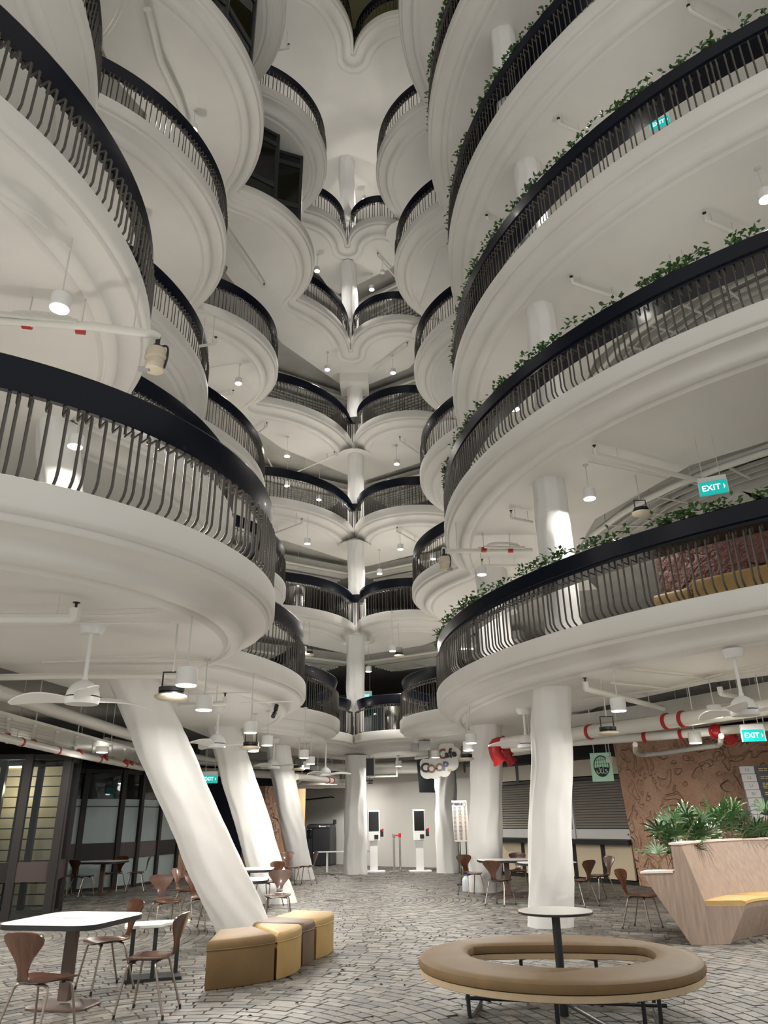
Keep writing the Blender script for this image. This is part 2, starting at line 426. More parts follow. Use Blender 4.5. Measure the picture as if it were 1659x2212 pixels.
for lv in range(1, 8):
    ol = outline(lv); zt = ZT[lv]
    slab = thing('balcony_slab', 'white moulded floor plate of the %s floor up, ringing the atrium' % FLOORWORD[lv], 'floor slab', (0, 0, zt), kind='structure')
    mb = MB(); n = len(ol); V = []
    for o_, dz in PROF:
        for (p, nn) in ol: V.append((p[0]+nn[0]*o_, p[1]+nn[1]*o_, zt+dz))
    Fc = []
    for i in range(len(PROF)-1):
        for k in range(n-1): Fc.append((i*n+k, i*n+k+1, (i+1)*n+k+1, (i+1)*n+k))
    mb.add(V, Fc)
    mk('edge_moulding', mb, 'slab', slab, smooth=True, world=True)
    ins = PROF[-1][0]
    inner = [(p[0]+nn[0]*ins, p[1]+nn[1]*ins) for p, nn in ol]
    bp = backpath(lv)
    SOFFIT[lv] = inner + bp[::-1]
    mb = MB(); v, f = tess(SOFFIT[lv], ZB[lv], True); mb.add(v, f)
    mk('soffit', mb, 'slab', slab, world=True)
    top = [(p[0]+nn[0]*0.03, p[1]+nn[1]*0.03) for p, nn in ol]
    y0 = top[0][1]; y1 = top[-1][1]
    mb = MB(); v, f = tess(top + [(21, y1), (21, 41), (-17, 41), (-17, y0)], zt, False); mb.add(v, f)
    mk('floor_top', mb, 'walk', slab, world=True)
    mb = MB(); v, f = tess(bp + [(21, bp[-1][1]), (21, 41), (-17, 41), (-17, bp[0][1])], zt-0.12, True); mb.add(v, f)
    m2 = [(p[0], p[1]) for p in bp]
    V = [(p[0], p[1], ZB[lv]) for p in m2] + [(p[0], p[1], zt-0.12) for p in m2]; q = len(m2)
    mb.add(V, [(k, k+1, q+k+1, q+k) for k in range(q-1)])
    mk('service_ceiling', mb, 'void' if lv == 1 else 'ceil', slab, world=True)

# roof over the atrium
rb = MB(); rb.box((2, 18, 30.4), (40, 48, 0.3))
tag(mk('ceiling', rb, 'olive'), 'olive roof soffit closing the atrium high above', 'ceiling', kind='structure')

# ------------------------------------------------------------------ railings
def bar_points(lo=False):
    # radial profile (distance inside the slab edge, height above floor)
    if lo: return [(0.10, 0.0), (0.045, 0.06), (0.04, 0.72), (0.17, 0.72), (0.18, 0.84)]
    return [(0.125, 0.0), (0.115, 0.03), (0.06, 0.075), (0.035, 0.13), (0.03, 0.40), (0.03, 0.69), (0.045, 0.715), (0.165, 0.705), (0.182, 0.73), (0.185, 0.86)]
bar_mb = MB(); bar_mb.tube([(d, 0, z) for d, z in bar_points()], 0.0145, 6)
bar_me = None
NEAR = {('A', 1), ('A', 2), ('G', 1), ('G', 2)}
RAILS = [(k, lv) for lv in range(1, 8) for k in LOBES[lv] if (k, lv) not in
         {('B', 5), ('C', 5), ('A', 4), ('A', 5), ('A', 6), ('A', 7), ('B', 6), ('B', 7), ('G', 6), ('G', 7)}]
def bar_visible(k, lv, t):
    x, y, r = LOBES[lv][k]; p = Vector((x+r*math.cos(t), y+r*math.sin(t), ZT[lv]+0.5))-Vector((0, 0, EYE))
    zc = p.dot(fwd)
    if zc < 0.5: return False
    u = p.dot(c_right)/zc*FPX; v = p.dot(c_up)/zc*FPX
    return abs(u) < 900 and abs(v) < 1200
def sweep(prof, arc, step=0.18):
    pts = arcpts(arc, step); mb = MB(); m = len(prof); V = []
    x, y, r, a0, a1 = arc
    for _, _, t in pts:
        for d, z in prof: V.append((x+(r-d)*math.cos(t), y+(r-d)*math.sin(t), z))
    Fc = []
    for i in range(len(pts)-1):
        for j in range(m):
            j2 = (j+1) % m
            Fc.append((i*m+j, i*m+j2, (i+1)*m+j2, (i+1)*m+j))
    Fc.append(tuple(range(m))); Fc.append(tuple(reversed([(len(pts)-1)*m+j for j in range(m)])))
    mb.add(V, Fc); return mb
def leafmb(mb, p, d, up, L, W):
    d = d.normalized(); s = d.cross(up).normalized(); nrm = s.cross(d)
    a = p; b = p+d*L*0.5+s*W+nrm*0.01; c = p+d*L-nrm*L*0.15; e = p+d*L*0.5-s*W+nrm*0.01
    mb.add([a, b, c, e], [(0, 1, 2), (0, 2, 3)])
for k, lv in RAILS:
    ar = arcs(lv, 0.17)[k]; x, y, r, a0, a1 = ar; r0 = LOBES[lv][k][2]; zt = ZT[lv]
    plants = k == 'G'
    tm = (a0+a1)/2
    desc = ('dark navy planter railing on the %s, %s floor up' if plants else 'dark navy handrail with bronze bars on the %s, %s floor up') % (TOWER[k], FLOORWORD[lv])
    base = (x+r*math.cos(tm), y+r*math.sin(tm), zt)
    rl = thing('balcony_railing', desc, 'railing', base, group='curved balcony railings')
    a = (x, y, r0, a0, a1)
    if plants: prof = [(0.12, zt+0.80), (0.12, zt+0.845), (0.085, zt+0.86), (0.06, zt+1.07), (0.075, zt+1.085), (0.50, zt+1.085), (0.50, zt+0.80)]
    else: prof = [(0.16, zt+0.815), (0.15, zt+0.83), (0.075, zt+1.08), (0.085, zt+1.10), (0.19, zt+1.09), (0.22, zt+1.06), (0.225, zt+0.82)]
    mk('handrail', sweep(prof, a), 'rail', rl, smooth=True, world=True)
    ks_ = list(LOBES[lv]); pi = ks_.index(k)-1
    if pi >= 0 and (ks_[pi], lv) in RAILS:          # short link across the notch to the neighbouring lobe's rail
        pa, qa = crease(LOBES[lv][ks_[pi]], LOBES[lv][k], 0.13); gap = (qa-pa).length
        if gap > 0.04:
            mid = (pa+qa)/2; dl = (qa-pa).normalized(); mb = MB()
            mb.box((mid.x, mid.y, zt+0.95), (gap+0.16, 0.11, 0.27), math.atan2(dl.y, dl.x)); mk('corner_link', mb, 'rail', rl, world=True)
            for j in range(max(2, int(gap/0.09))):
                f = (j+0.5)/max(2, int(gap/0.09)); c_ = pa.lerp(qa, f); mb = MB(); mb.tube([(c_.x, c_.y, zt), (c_.x, c_.y, zt+0.84)], 0.0135, 4); mk('corner_bar', mb, 'bar', rl, world=True)
    # posts: irregular spacing
    th = a0+0.03; ts = []
    while th < a1-0.01:
        if k in 'DE' or bar_visible(k, lv, th): ts.append(th)
        th += random.choice((0.075, 0.10, 0.12, 0.125, 0.13, 0.145))/r0
    if (k, lv) in NEAR:
        for t in ts:
            if bar_me is None:
                o = mk('baluster', bar_mb, 'bar', rl, smooth=True); bar_me = o.data
            else:
                o = bpy.data.objects.new('baluster', bar_me); COL.objects.link(o); o.parent = rl
            o.location = Vector((x+r0*math.cos(t), y+r0*math.sin(t), zt))-Vector(base)
            o.rotation_euler = (0, 0, t+math.pi)
    else:
        mb = MB()
        for t in ts:
            c, s = math.cos(t), math.sin(t)
            mb.tube([(x+(r0-d)*c, y+(r0-d)*s, zt+z) for d, z in bar_points(True)], 0.0135, 4)
        if ts: mk('balusters', mb, 'bar', rl, kind='stuff', world=True)
    if plants:
        mb = MB()
        for i in range(int((a1-a0)*r0*30)):
            t = random.uniform(a0, a1)
            if not bar_visible(k, lv, t): continue
            dens = 0.5+0.5*math.sin(t*r0*2.3)+0.4*math.sin(t*r0*5.1)
            if random.random() > dens*0.6+0.35: continue
            d = random.uniform(0.04, 0.20); h = random.uniform(0.0, 0.05)
            p = Vector((x+(r0-d)*math.cos(t), y+(r0-d)*math.sin(t), zt+1.08))
            for j in range(4):
                q = p+Vector((random.uniform(-.05, .05), random.uniform(-.05, .05), h+j*random.uniform(0.015, 0.05)))
                dv = Vector((random.uniform(-1, 1), random.uniform(-1, 1), random.uniform(-0.2, 0.9)))
                leafmb(mb, q, dv, Vector((0.1, 0, 1)), random.uniform(0.07, 0.13), random.uniform(0.02, 0.034))
        tag(mk('creeper_plants', mb, 'leaf2'), 'green creepers spilling over the planter rail of the %s floor on the right' % FLOORWORD[lv], 'plants', kind='stuff')

# ------------------------------------------------------------------ columns
def column(base, top, r0, r1, label, seed, cap=False, sq=0.0):
    base = Vector(base); top = Vector(top); rnd = random.Random(seed)
    c = thing('column', label, 'column', base, group='white plaster columns', kind='structure')
    n = 54; m = 40; NF = 9; mb = MB(); V = []
    ph = [rnd.uniform(0, 6.28) for _ in range(8)]
    for i in range(m+1):
        f = i/m; p = base.lerp(top, f); rr = r0*(1-f)+r1*f
        for k in range(n):
            t = 2*math.pi*k/n
            tw = t+0.22*math.sin(f*6+ph[1])+0.12*math.sin(f*15+ph[6]); u = (tw % (2*math.pi/NF))-math.pi/NF
            facet = math.cos(math.pi/NF)/math.cos(u)
            w = 1.03*facet + 0.03*math.cos(4*t+ph[0]) + 0.028*math.sin(f*13+ph[2]+1.3*math.cos(t+ph[3])) + 0.008*math.sin(f*26+ph[5]+3*t) + 0.005*math.sin(f*41+ph[7]+5*t)
            V.append(p+Vector((rr*w*math.cos(t), rr*w*math.sin(t), 0)))
    Fc = [(i*n+k, i*n+(k+1) % n, (i+1)*n+(k+1) % n, (i+1)*n+k) for i in range(m) for k in range(n)]
    mb.add(V, Fc)
    mk('shaft', mb, 'column', c, smooth=True, world=True)
    if cap:
        b2 = MB(); b2.box((top.x, top.y, top.z-0.2), (1.15, 1.15, 0.4)); mk('capital', b2, 'slab', c, world=True)
    return c
def gcol(bx, by, tx, ty, lv, r0, r1, label, seed):
    b = at(bx, by, 0); t = at(tx, ty, ZB[lv]); column((b.x, b.y, -0.02), t, r0, r1, label, seed)
gcol(538, 2030, 286, 1464, 1, 0.42, 0.38, 'large white column leaning far to the left behind the leather stools', 1)
gcol(599, 1949, 482, 1573, 1, 0.40, 0.36, 'middle one of the three leaning white columns', 2)
gcol(653, 1899, 600, 1612, 1, 0.36, 0.34, 'farthest and thinnest of the three leaning white columns', 3)
gcol(768, 1888, 768, 1632, 1, 0.38, 0.34, 'upright white column between the grey bin and the order kiosks', 4)
p = at(968, 1885, 0); column((p.x, p.y, -0.02), (p.x+0.05, p.y, ZT[1]-0.13), 0.38, 0.36, 'upright white column right of the order kiosks under the cafe sign', 5)
gcol(1048, 1925, 1051, 1568, 1, 0.40, 0.36, 'upright white column standing behind the menu board', 6)
gcol(1188, 2000, 1192, 1488, 1, 0.36, 0.315, 'upright white column standing behind the ring bench', 7)
for lv, (px, py) in enumerate(((768, 1378), (768, 1172), (768, 985), (766, 822), (752, 572), (748, 347)), 1):
    t = at(px, py, ZB[lv+1]); vp = crease(LOBES[lv]['D'], LOBES[lv]['E'], 0.0); vp = (vp[0]+vp[1])/2
    column((vp.x+0.02, max(t.y, vp.y+0.62), ZT[lv]-0.02), t, 0.31, 0.31, 'white column in the rear corner on the %s floor up' % FLOORWORD[lv], 10+lv, cap=(lv == 4))
for lv, (px, py) in enumerate(((1185, 1042), (1166, 670), (1138, 362), (1085, 80)), 1):
    t = at(px, py, ZB[lv+1]); column((t.x, t.y, ZT[lv]-0.02), t, 0.31, 0.29, 'white column behind the planter rail on the %s floor, right side' % FLOORWORD[lv], 20+lv)
t = at(125, 922, ZB[2]); b = atY(190, 1075, t.y+0.35)
column((b.x, b.y, ZT[1]-0.02), t, 0.33, 0.31, 'leaning grey-shaded column behind the nearest left railing', 31)
t = at(1060, 1232, ZB[2]); column((t.x, t.y, ZT[1]-0.02), t, 0.40, 0.38, 'short white column seen above the right planter rail near the pendant', 32)

# ------------------------------------------------------------------ floor
fb = MB(); fb.box((2, 23.3, -0.06), (40, 39.4, 0.08))
FL = tag(mk('floor', fb, 'grout'), 'grey stone paved floor laid in sweeping arcs', 'floor', kind='structure')
CENT = [((-1.7, 6.6), 1.35), ((-1.2, 17.8), 1.0), ((5.2, 17.5), 1.0), ((-6.5, 12.5), 0.9), ((2.4, 26.5), 0.9), ((-6.0, 25.0), 0.9), ((9.5, 10.5), 0.8)]
PAL = [(0.128, 0.12, 0.107), (0.104, 0.102, 0.096), (0.163, 0.149, 0.128), (0.116, 0.104, 0.089), (0.182, 0.172, 0.153), (0.086, 0.086, 0.082), (0.143, 0.129, 0.107)]
stones = []
for ci, ((cx, cy), w) in enumerate(CENT):
    ring = 0
    while ring < 130:
        rin = 0.25+ring*0.128; rout = rin+0.121; rm = (rin+rout)/2
        th = random.uniform(0, 6.28); end = th+2*math.pi
        while th < end-0.5*0.14/rm:
            L = random.uniform(0.15, 0.33); dth = L/rm
            if th+dth > end: dth = end-th
            tm = th+dth/2; px = cx+rm*math.cos(tm); py = cy+rm*math.sin(tm)
            if -9.5 < px < 11 and 5.2 < py < 32.5 and abs(px) < 2.2+py*0.56:
                dm = math.hypot(px-cx, py-cy)/w
                if all(dm <= math.hypot(px-ox, py-oy)/ow for (ox, oy), ow in CENT):
                    stones.append((px, py, cx, cy, rin, rout, th+0.004/rm, th+dth-0.004/rm))
            th += dth
        ring += 1
        if rin > 22: break
def inframe(p):
    q = Vector(p)-Vector((0, 0, EYE)); zc = q.dot(fwd)
    if zc < 0.3: return False
    u = q.dot(c_right)/zc*FPX; v = q.dot(c_up)/zc*FPX
    return abs(u) < 815 and abs(v) < 1098
order = sorted(range(len(stones)), key=lambda i: stones[i][0]**2+stones[i][1]**2)
near = [i for i in order if inframe((stones[i][0], stones[i][1], 0))][:300]; nearset = set(near)
def tone(k=None):
    c = random.choice(PAL); f = random.uniform(0.85, 1.15); return tuple(v*f for v in c)
unit = []
for i in range(14):
    me = bpy.data.meshes.new('paving_stone')
    j = [random.uniform(-0.02, 0.02) for _ in range(8)]
    me.from_pydata([(-.5, -.5, -1), (.5, -.5, -1), (.5, .5, -1), (-.5, .5, -1), (-.48+j[0], -.45+j[1], 0), (.48+j[2], -.45+j[3], 0), (.48+j[4], .45+j[5], 0), (-.48+j[6], .45+j[7], 0)],
                   [], [(4, 5, 6, 7), (0, 1, 5, 4), (1, 2, 6, 5), (2, 3, 7, 6), (3, 0, 4, 7)])
    ca = me.color_attributes.new('tone', 'FLOAT_COLOR', 'POINT'); c = tone()
    for d in ca.data: d.color = (*c, 1)
    me.materials.append(M['stone']); unit.append(me)
for i in near:
    px, py, cx, cy, ri, ro, t0, t1 = stones[i]; tm = (t0+t1)/2; rm = (ri+ro)/2
    o = bpy.data.objects.new('paving_stone', random.choice(unit)); COL.objects.link(o); o.parent = FL
    o.location = (cx+rm*math.cos(tm), cy+rm*math.sin(tm), random.uniform(-0.004, 0.001))
    o.rotation_euler = (random.uniform(-.02, .02), random.uniform(-.01, .01), tm+math.pi/2)
    o.scale = ((t1-t0)*rm, ro-ri, 0.02)
V = []; Fc = []; CC = []
for i in order:
    if i in nearset: continue
    px, py, cx, cy, ri, ro, t0, t1 = stones[i]; n = len(V); z = random.uniform(-0.005, 0.001); c = tone()
    rm = (ri+ro)/2; e = 0.006; g = e/rm
    for (r_, t_, zz) in ((ri, t0, -.02), (ri, t1, -.02), (ro, t1, -.02), (ro, t0, -.02), (ri+e, t0+g, z+random.uniform(-.003, .002)), (ri+e, t1-g, z), (ro-e, t1-g, z+random.uniform(-.003, .002)), (ro-e, t0+g, z)):
        V.append((cx+r_*math.cos(t_), cy+r_*math.sin(t_), zz)); CC += [c[0], c[1], c[2], 1.0]
    Fc += [(n+7, n+6, n+5, n+4), (n, n+4, n+5, n+1), (n+1, n+5, n+6, n+2), (n+2, n+6, n+7, n+3), (n+3, n+7, n+4, n)]
mb = MB(); mb.v = V; mb.f = Fc
ps = mk('paving_stones', mb, 'stone', FL, kind='stuff')
ca = ps.data.color_attributes.new('tone', 'FLOAT_COLOR', 'POINT'); ca.data.foreach_set('color', CC)
mb = MB()
for i in range(170):
    y = random.uniform(9, 27); x = random.uniform(-0.6, 2.2)+random.gauss(0, 0.8)
    if random.random() < 0.3: y = random.uniform(7.6, 10); x = random.uniform(-1.4, 3)
    a = random.uniform(0, 6.28)
    leafmb(mb, Vector((x, y, 0.004)), Vector((math.cos(a), math.sin(a), 0.05)), Vector((0, 0, 1)), random.uniform(0.03, 0.07), random.uniform(0.008, 0.016))
tag(mk('leaf_litter', mb, 'deadleaf'), 'tiny dry leaves and crumbs scattered over the paving', 'litter', kind='stuff')

# ------------------------------------------------------------------ enclosing walls
def wall(name, label, pts, h, material, z0=0.0, th=0.15, lean=(0, 0)):
    mb = MB(); n = len(pts); V = []
    left = []
    for i, p in enumerate(pts):
        a = Vector(pts[max(0, i-1)]); b = Vector(pts[min(n-1, i+1)]); d = (b-a).normalized(); left.append(Vector((-d.y, d.x)))
    for z in (z0, h):
        lx, ly = (lean if z == h else (0, 0))
        for p, l in zip(pts, left): V.append((p[0]+lx, p[1]+ly, z))
        for p, l in zip(pts, left): V.append((p[0]+l.x*th+lx, p[1]+l.y*th+ly, z))
    for k in range(n-1):
        mb_f = [(k, k+1, 2*n+k+1, 2*n+k), (n+k+1, n+k, 3*n+k, 3*n+k+1), (2*n+k, 2*n+k+1, 3*n+k+1, 3*n+k), (k+1, k, n+k, n+k+1)]
        mb.f += mb_f
    mb.f += [(0, 2*n, 3*n, n), (n-1, 2*n-1, 4*n-1, 3*n-1)]
    mb.v = [tuple(v) for v in V]
    return tag(mk(name, mb, material, smooth=True), label, 'wall', kind='structure')
wall('wall_outer_left', 'pale outer wall behind the left towers', [(-16.9, 4.5), (-16.9, 40.8)], 30.2, 'ceil')
wall('wall_outer_rear', 'pale outer wall closing the rear of the building', [(-16.9, 40.8), (20.8, 40.8)], 30.2, 'ceil')
wall('wall_outer_right', 'pale outer wall behind the right towers', [(20.8, 40.8), (20.8, 5)], 30.2, 'ceil')
# white curved wall behind the kiosks
def cm(pts, it=2): return [tuple(p) for p in smoothpath([(a, b, 0) for a, b in pts], it)]
wall('wall_back', 'white curved wall behind the order kiosks', [(p[0], p[1]) for p in cm([(-4.6, 33.2), (-2.4, 32.3), (-0.6, 30.2), (0.6, 29.3), (2.0, 28.5), (2.9, 27.6)])], 3.35, 'wallwhite')
wall('wall_rear_alcove', 'pinkish white wall beside the grey waste bin', [(-7.5, 33.6), (-4.6, 33.2)], 3.6, 'wallwhite')

# ================================================================== SERVICES AND LAMPS
def inpoly(p, poly):
    c = False; j = len(poly)-1
    for i in range(len(poly)):
        xi, yi = poly[i][0], poly[i][1]; xj, yj = poly[j][0], poly[j][1]
        if (yi > p[1]) != (yj > p[1]) and p[0] < (xj-xi)*(p[1]-yi)/(yj-yi)+xi: c = not c
        j = i
    return c
def ceil_z(p, lv): return ZB[lv] if inpoly(p, SOFFIT[lv]) else ZT[lv]-0.12
def lamp_light(loc, power):
    d = bpy.data.lights.new('lamp_light', 'AREA'); d.shape = 'DISK'; d.size = 0.2; d.energy = power; d.color = (1.0, 0.955, 0.88)
    o = bpy.data.objects.new('lamp_light', d); COL.objects.link(o); o.location = loc; return o
pm = {}
def pendant(px, py, lv, label, drop=0.65, lit=True, power=1.0, scale=1.0, xy=None):
    p = Vector((xy[0], xy[1], ZB[lv]-drop)) if xy else at(px, py, ZB[lv]-drop); z = ZB[lv]-drop; zc = ceil_z(p, lv)
    t = thing('pendant_light', label, 'pendant lamp', (p.x, p.y, z), group='white cylinder pendant lamps')
    s = 0.106*scale; h = 0.18*scale
    key = (round(scale, 2), lit)
    if key not in pm:
        a = MB(); a.lathe([(s*0.93, 0.006), (s, 0.01), (s, h-0.02), (s*0.93, h), (0.01, h+0.004)], 28); h1 = mk('housing', a, 'white', t, smooth=True)
        b = MB(); b.lathe([(0.004, 0.0), (s*0.92, 0.0), (s*0.92, 0.02)], 28); h2 = mk('diffuser', b, 'glow' if lit else 'lampoff', t)
        pm[key] = (h1.data, h2.data)
    else:
        for nm, me in zip(('housing', 'diffuser'), pm[key]):
            o = bpy.data.objects.new(nm, me); COL.objects.link(o); o.parent = t
    c = MB(); c.tube([(0, 0, h), (0, 0, zc-z)], 0.008, 6); mk('rod', c, 'service', t)
    c = MB(); c.lathe([(0.035, zc-z-0.03), (0.05, zc-z-0.012), (0.05, zc-z)], 12); mk('ceiling_rose', c, 'service', t)
    if lit:
        l = lamp_light((0, 0, -0.02), LAMP_W*power); l.parent = t
        if lv == 1:                      # the opal diffuser also spills a little light sideways and up
            d = bpy.data.lights.new('lamp_spill', 'POINT'); d.energy = 6.0; d.color = (1.0, 0.955, 0.88); d.shadow_soft_size = 0.1
            o = bpy.data.objects.new('lamp_spill', d); COL.objects.link(o); o.location = (0, 0, -0.16); o.parent = t
    return t
G = 'white pendant lamp '
pendant(402, 1482, 1, G+'glaring in front of the big leaning column, highest', 0.7, power=0.55)
pendant(440, 1535, 1, G+'right of the big leaning column, under the nearest left balcony')
pendant(541, 1584, 1, G+'over the middle leaning column, left of its neighbour')
pendant(577, 1611, 1, G+'beside the farthest leaning column on a long rod')
pendant(547, 1624, 1, G+'just under the round flood lamp by the middle leaning column', 0.72)
pendant(220, 1626, 1, G+'under the cable trays before the dark glass front', 0.72)
pendant(657, 1638, 1, G+'left one of the cluster before the centre column')
pendant(671, 1651, 1, G+'right one of the cluster before the centre column')
pendant(661, 1660, 1, G+'lowest and smallest of the cluster before the centre column')
pendant(720, 1686, 1, G+'small, beside the red fitting left of the centre column', 0.6, power=1.7)
pendant(861, 1656, 1, G+'far off above the order kiosks', 0.36, power=1.9)
pendant(941, 1637, 1, G+'in front of the cafe sign', 0.5)
pendant(1018, 1606, 1, G+'upper one of the pair left of the menu column')
pendant(1012, 1622, 1, G+'lower one of the pair left of the menu column', 0.72)
pendant(1337, 1537, 1, G+'glaring right of the ring bench column', 0.62)
pendant(1546, 1550, 1, G+'under the right soffit beside the ceiling fan', 0.62)
pendant(1503, 1606, 1, G+'in front of the carved wall below the fire pipes', 0.85)
for i, xy in enumerate(((-5.6, 6.4), (-6.6, 9.2), (-4.6, 5.3), (7.2, 9.4), (9.0, 12.0), (8.6, 7.8), (-7.0, 12.4))):  # extra lamps added out of frame so the floor bounces light to the soffits
    pendant(0, 0, 1, G+'added unseen outside the %s picture edge, %s' % ('left' if xy[0] < 0 else 'right', ('foremost', 'middle', 'frontal', 'inner', 'rear', 'outer', 'rearmost')[i]), xy=xy, power=2.2)
U = 'small white pendant lamp '
pendant(128, 668, 2, U+'large and close under the nearest left second floor soffit', 0.75, power=1.0, scale=0.95)
pendant(162, 966, 2, U+'behind the bars of the nearest left railing', 0.75)
pendant(308, 520, 4, U+'in front of the fourth floor soffit on the left', 0.7)
pendant(417, 282, 5, U+'sparkling above the fourth floor handrail on the left', 0.7)
pendant(515, 829, 4, U+'hanging under the fourth floor plate, third left tower', 0.7)
pendant(685, 586, 6, U+'left of the rear corner below the sixth floor', 0.8)
pendant(787, 433, 7, U+'topmost in the rear corner beside the column', 0.8)
pendant(803, 626, 6, U+'right of the rear column below the sixth floor', 0.8)
pendant(707, 799, 5, U+'left of the column capital below the fifth floor', 0.8)
pendant(849, 806, 5, U+'right of the column capital below the fifth floor', 0.8)
pendant(620, 986, 4, U+'at left over the third floor rear rail', 0.8)
pendant(857, 1003, 4, U+'at right over the third floor rear rail', 0.8)
pendant(620, 1050, 4, U+'bright behind the bars at left on the third floor rear', 1.1)
pendant(689, 1080, 4, U+'behind the bars near the rear column on the third floor', 1.1)
pendant(664, 1175, 3, U+'at left below the third floor rear plate', 0.8)
pendant(865, 1187, 3, U+'at right below the third floor rear plate', 0.8)
pendant(820, 1240, 3, U+'bright above the second floor rear right handrail', 0.95)
pendant(642, 1300, 3, U+'low behind the second floor rear left bars', 1.6)
pendant(655, 1409, 2, U+'at left below the second floor rear plate', 0.8)
pendant(848, 1407, 2, U+'at right below the second floor rear plate', 0.8)
pendant(796, 1451, 2, U+'beside the first floor rear column', 0.95)
pendant(935, 1208, 3, U+'behind the second floor bars of the second right tower', 1.0)
pendant(1041, 1242, 2, U+'below the water monitor pipe on the right')
pendant(1274, 1078, 2, U+'under the second floor soffit on the right, by the exit sign')
pendant(1113, 885, 3, U+'behind the second floor bars at the right')
pendant(1250, 374, 4, U+'sparkling behind the third floor bars at the right')
pendant(1655, 432, 3, U+'cut by the right picture edge under the third floor')
pendant(1001, 1402, 2, U+'left of a pair behind the first floor bars at right', 1.1)
pendant(1016, 1402, 2, U+'right of a pair behind the first floor bars at right', 1.1)
pendant(1240, 1330, 2, U+'behind the first floor bars beside the white column', 1.15)
pendant(826, 590, 6, 'unlit small pendant speaker right of the rear column below the sixth floor', 0.6, lit=False, scale=0.8)

# low uplights added behind the rails to light the soffits, unseen from below
up_me = None
for lv in range(1, 7):
    for k in LOBES[lv]:
        if k == 'A' and lv > 3: continue
        x, y, r = LOBES[lv][k]; _, _, _, a0, a1 = arcs(lv)[k]
        for j, f in enumerate((0.5,) if k != 'G' else (0.25, 0.6)):
            a = a0+(a1-a0)*f; rr_ = max(0.3, r-1.25)
            t = thing('added_uplight', 'added unseen uplight on the %s floor walkway of the %s%s' % (FLOORWORD[lv], TOWER[k], ', near end' if j else ''), 'uplight', (x+rr_*math.cos(a), y+rr_*math.sin(a), ZT[lv]), group='added walkway uplights')
            if up_me is None:
                mb = MB(); mb.lathe([(0.16, 0), (0.16, 0.05), (0.13, 0.10)], 20); b_ = mk('base', mb, 'black', t, smooth=True)
                mb = MB(); mb.lathe([(0.005, 0.102), (0.125, 0.102)], 20, caps=False); l_ = mk('lens', mb, 'glow', t); up_me = (b_.data, l_.data)
            else:
                for nm, me in zip(('base', 'lens'), up_me):
                    o = bpy.data.objects.new(nm, me); COL.objects.link(o); o.parent = t
            l = lamp_light((0, 0, 0.12), ADDED_UPLIGHT_W*(0.5 if k == 'G' else 1.0)*(1.7 if lv == 6 else 1.0)); l.parent = t; l.rotation_euler = (math.pi, 0, 0)

# ------------------------------------------------------------------ ceiling fans
def fan(px, py, label, a0, zh=2.85, span=0.75):
    p = at(px, py, zh); zc = ceil_z(p, 1)
    t = thing('ceiling_fan', label, 'fan', (p.x, p.y, zh), a0, group='white three-blade ceiling fans')
    a = MB(); a.lathe([(0.10, zc-zh-0.11), (0.135, zc-zh-0.05), (0.14, zc-zh)], 24); mk('canopy', a, 'white', t, smooth=True)
    a = MB(); a.tube([(0, 0, 0.2), (0, 0, zc-zh-0.1)], 0.022, 12); mk('downrod', a, 'white', t, smooth=True)
    a = MB(); a.lathe([(0.02, -0.03), (0.16, -0.03), (0.172, 0.0), (0.172, 0.035)], 28); mk('motor_cover', a, 'white', t, smooth=True)
    a = MB(); a.lathe([(0.165, 0.05), (0.16, 0.09), (0.13, 0.15), (0.08, 0.19), (0.03, 0.215), (0.03, 0.25)], 28); mk('motor_housing', a, 'white', t, smooth=True)
    a = MB(); a.lathe([(0.15, 0.034), (0.15, 0.052)], 24); mk('motor_gap', a, 'black', t)
    bl = None
    for k in range(3):
        if bl is None:
            a = MB(); V = []; n = 10
            for i in range(n+1):
                f = i/n; x = 0.14+f*(span-0.14); w = 0.035+0.075*math.sin(math.pi*min(1, f*0.9+0.12))**0.8
                if f > 0.9: w *= 0.75
                zt_ = 0.02+0.05*math.sin(f*2.6)-0.04*f
                for s in (-1, 1): V += [(x, s*w+0.03*math.sin(3*f), zt_+s*w*0.30+0.008), (x, s*w+0.03*math.sin(3*f), zt_+s*w*0.30-0.004)]
            Fc = []
            for i in range(n):
                b = i*4; c = b+4
                Fc += [(b, b+2, c+2, c), (b+1, c+1, c+3, b+3), (b, c, c+1, b+1), (b+2, b+3, c+3, c+2)]
            Fc += [(0, 1, 3, 2), (n*4, n*4+2, n*4+3, n*4+1)]
            a.add(V, Fc); bl = mk('blade', a, 'white', t, smooth=True)
        else:
            o = bpy.data.objects.new('blade', bl.data); COL.objects.link(o); o.parent = t; o.rotation_euler = (0, 0, k*2*math.pi/3)
fan(177, 1515, 'big white ceiling fan at far left before the cable trays', R(172), 2.75, 0.8)
fan(467, 1612, 'white ceiling fan crossing the middle leaning column', R(5), 2.85)
fan(590, 1658, 'white ceiling fan crossing the farthest leaning column', R(0), 2.85)
fan(703, 1674, 'small far white ceiling fan left of the centre column', R(-8), 2.8)
fan(1609, 1541, 'white ceiling fan beside the exit sign at the right edge', R(-8), 2.75)
fan(1137, 1612, 'white ceiling fan half hidden behind the ring bench column', R(188), 2.85)

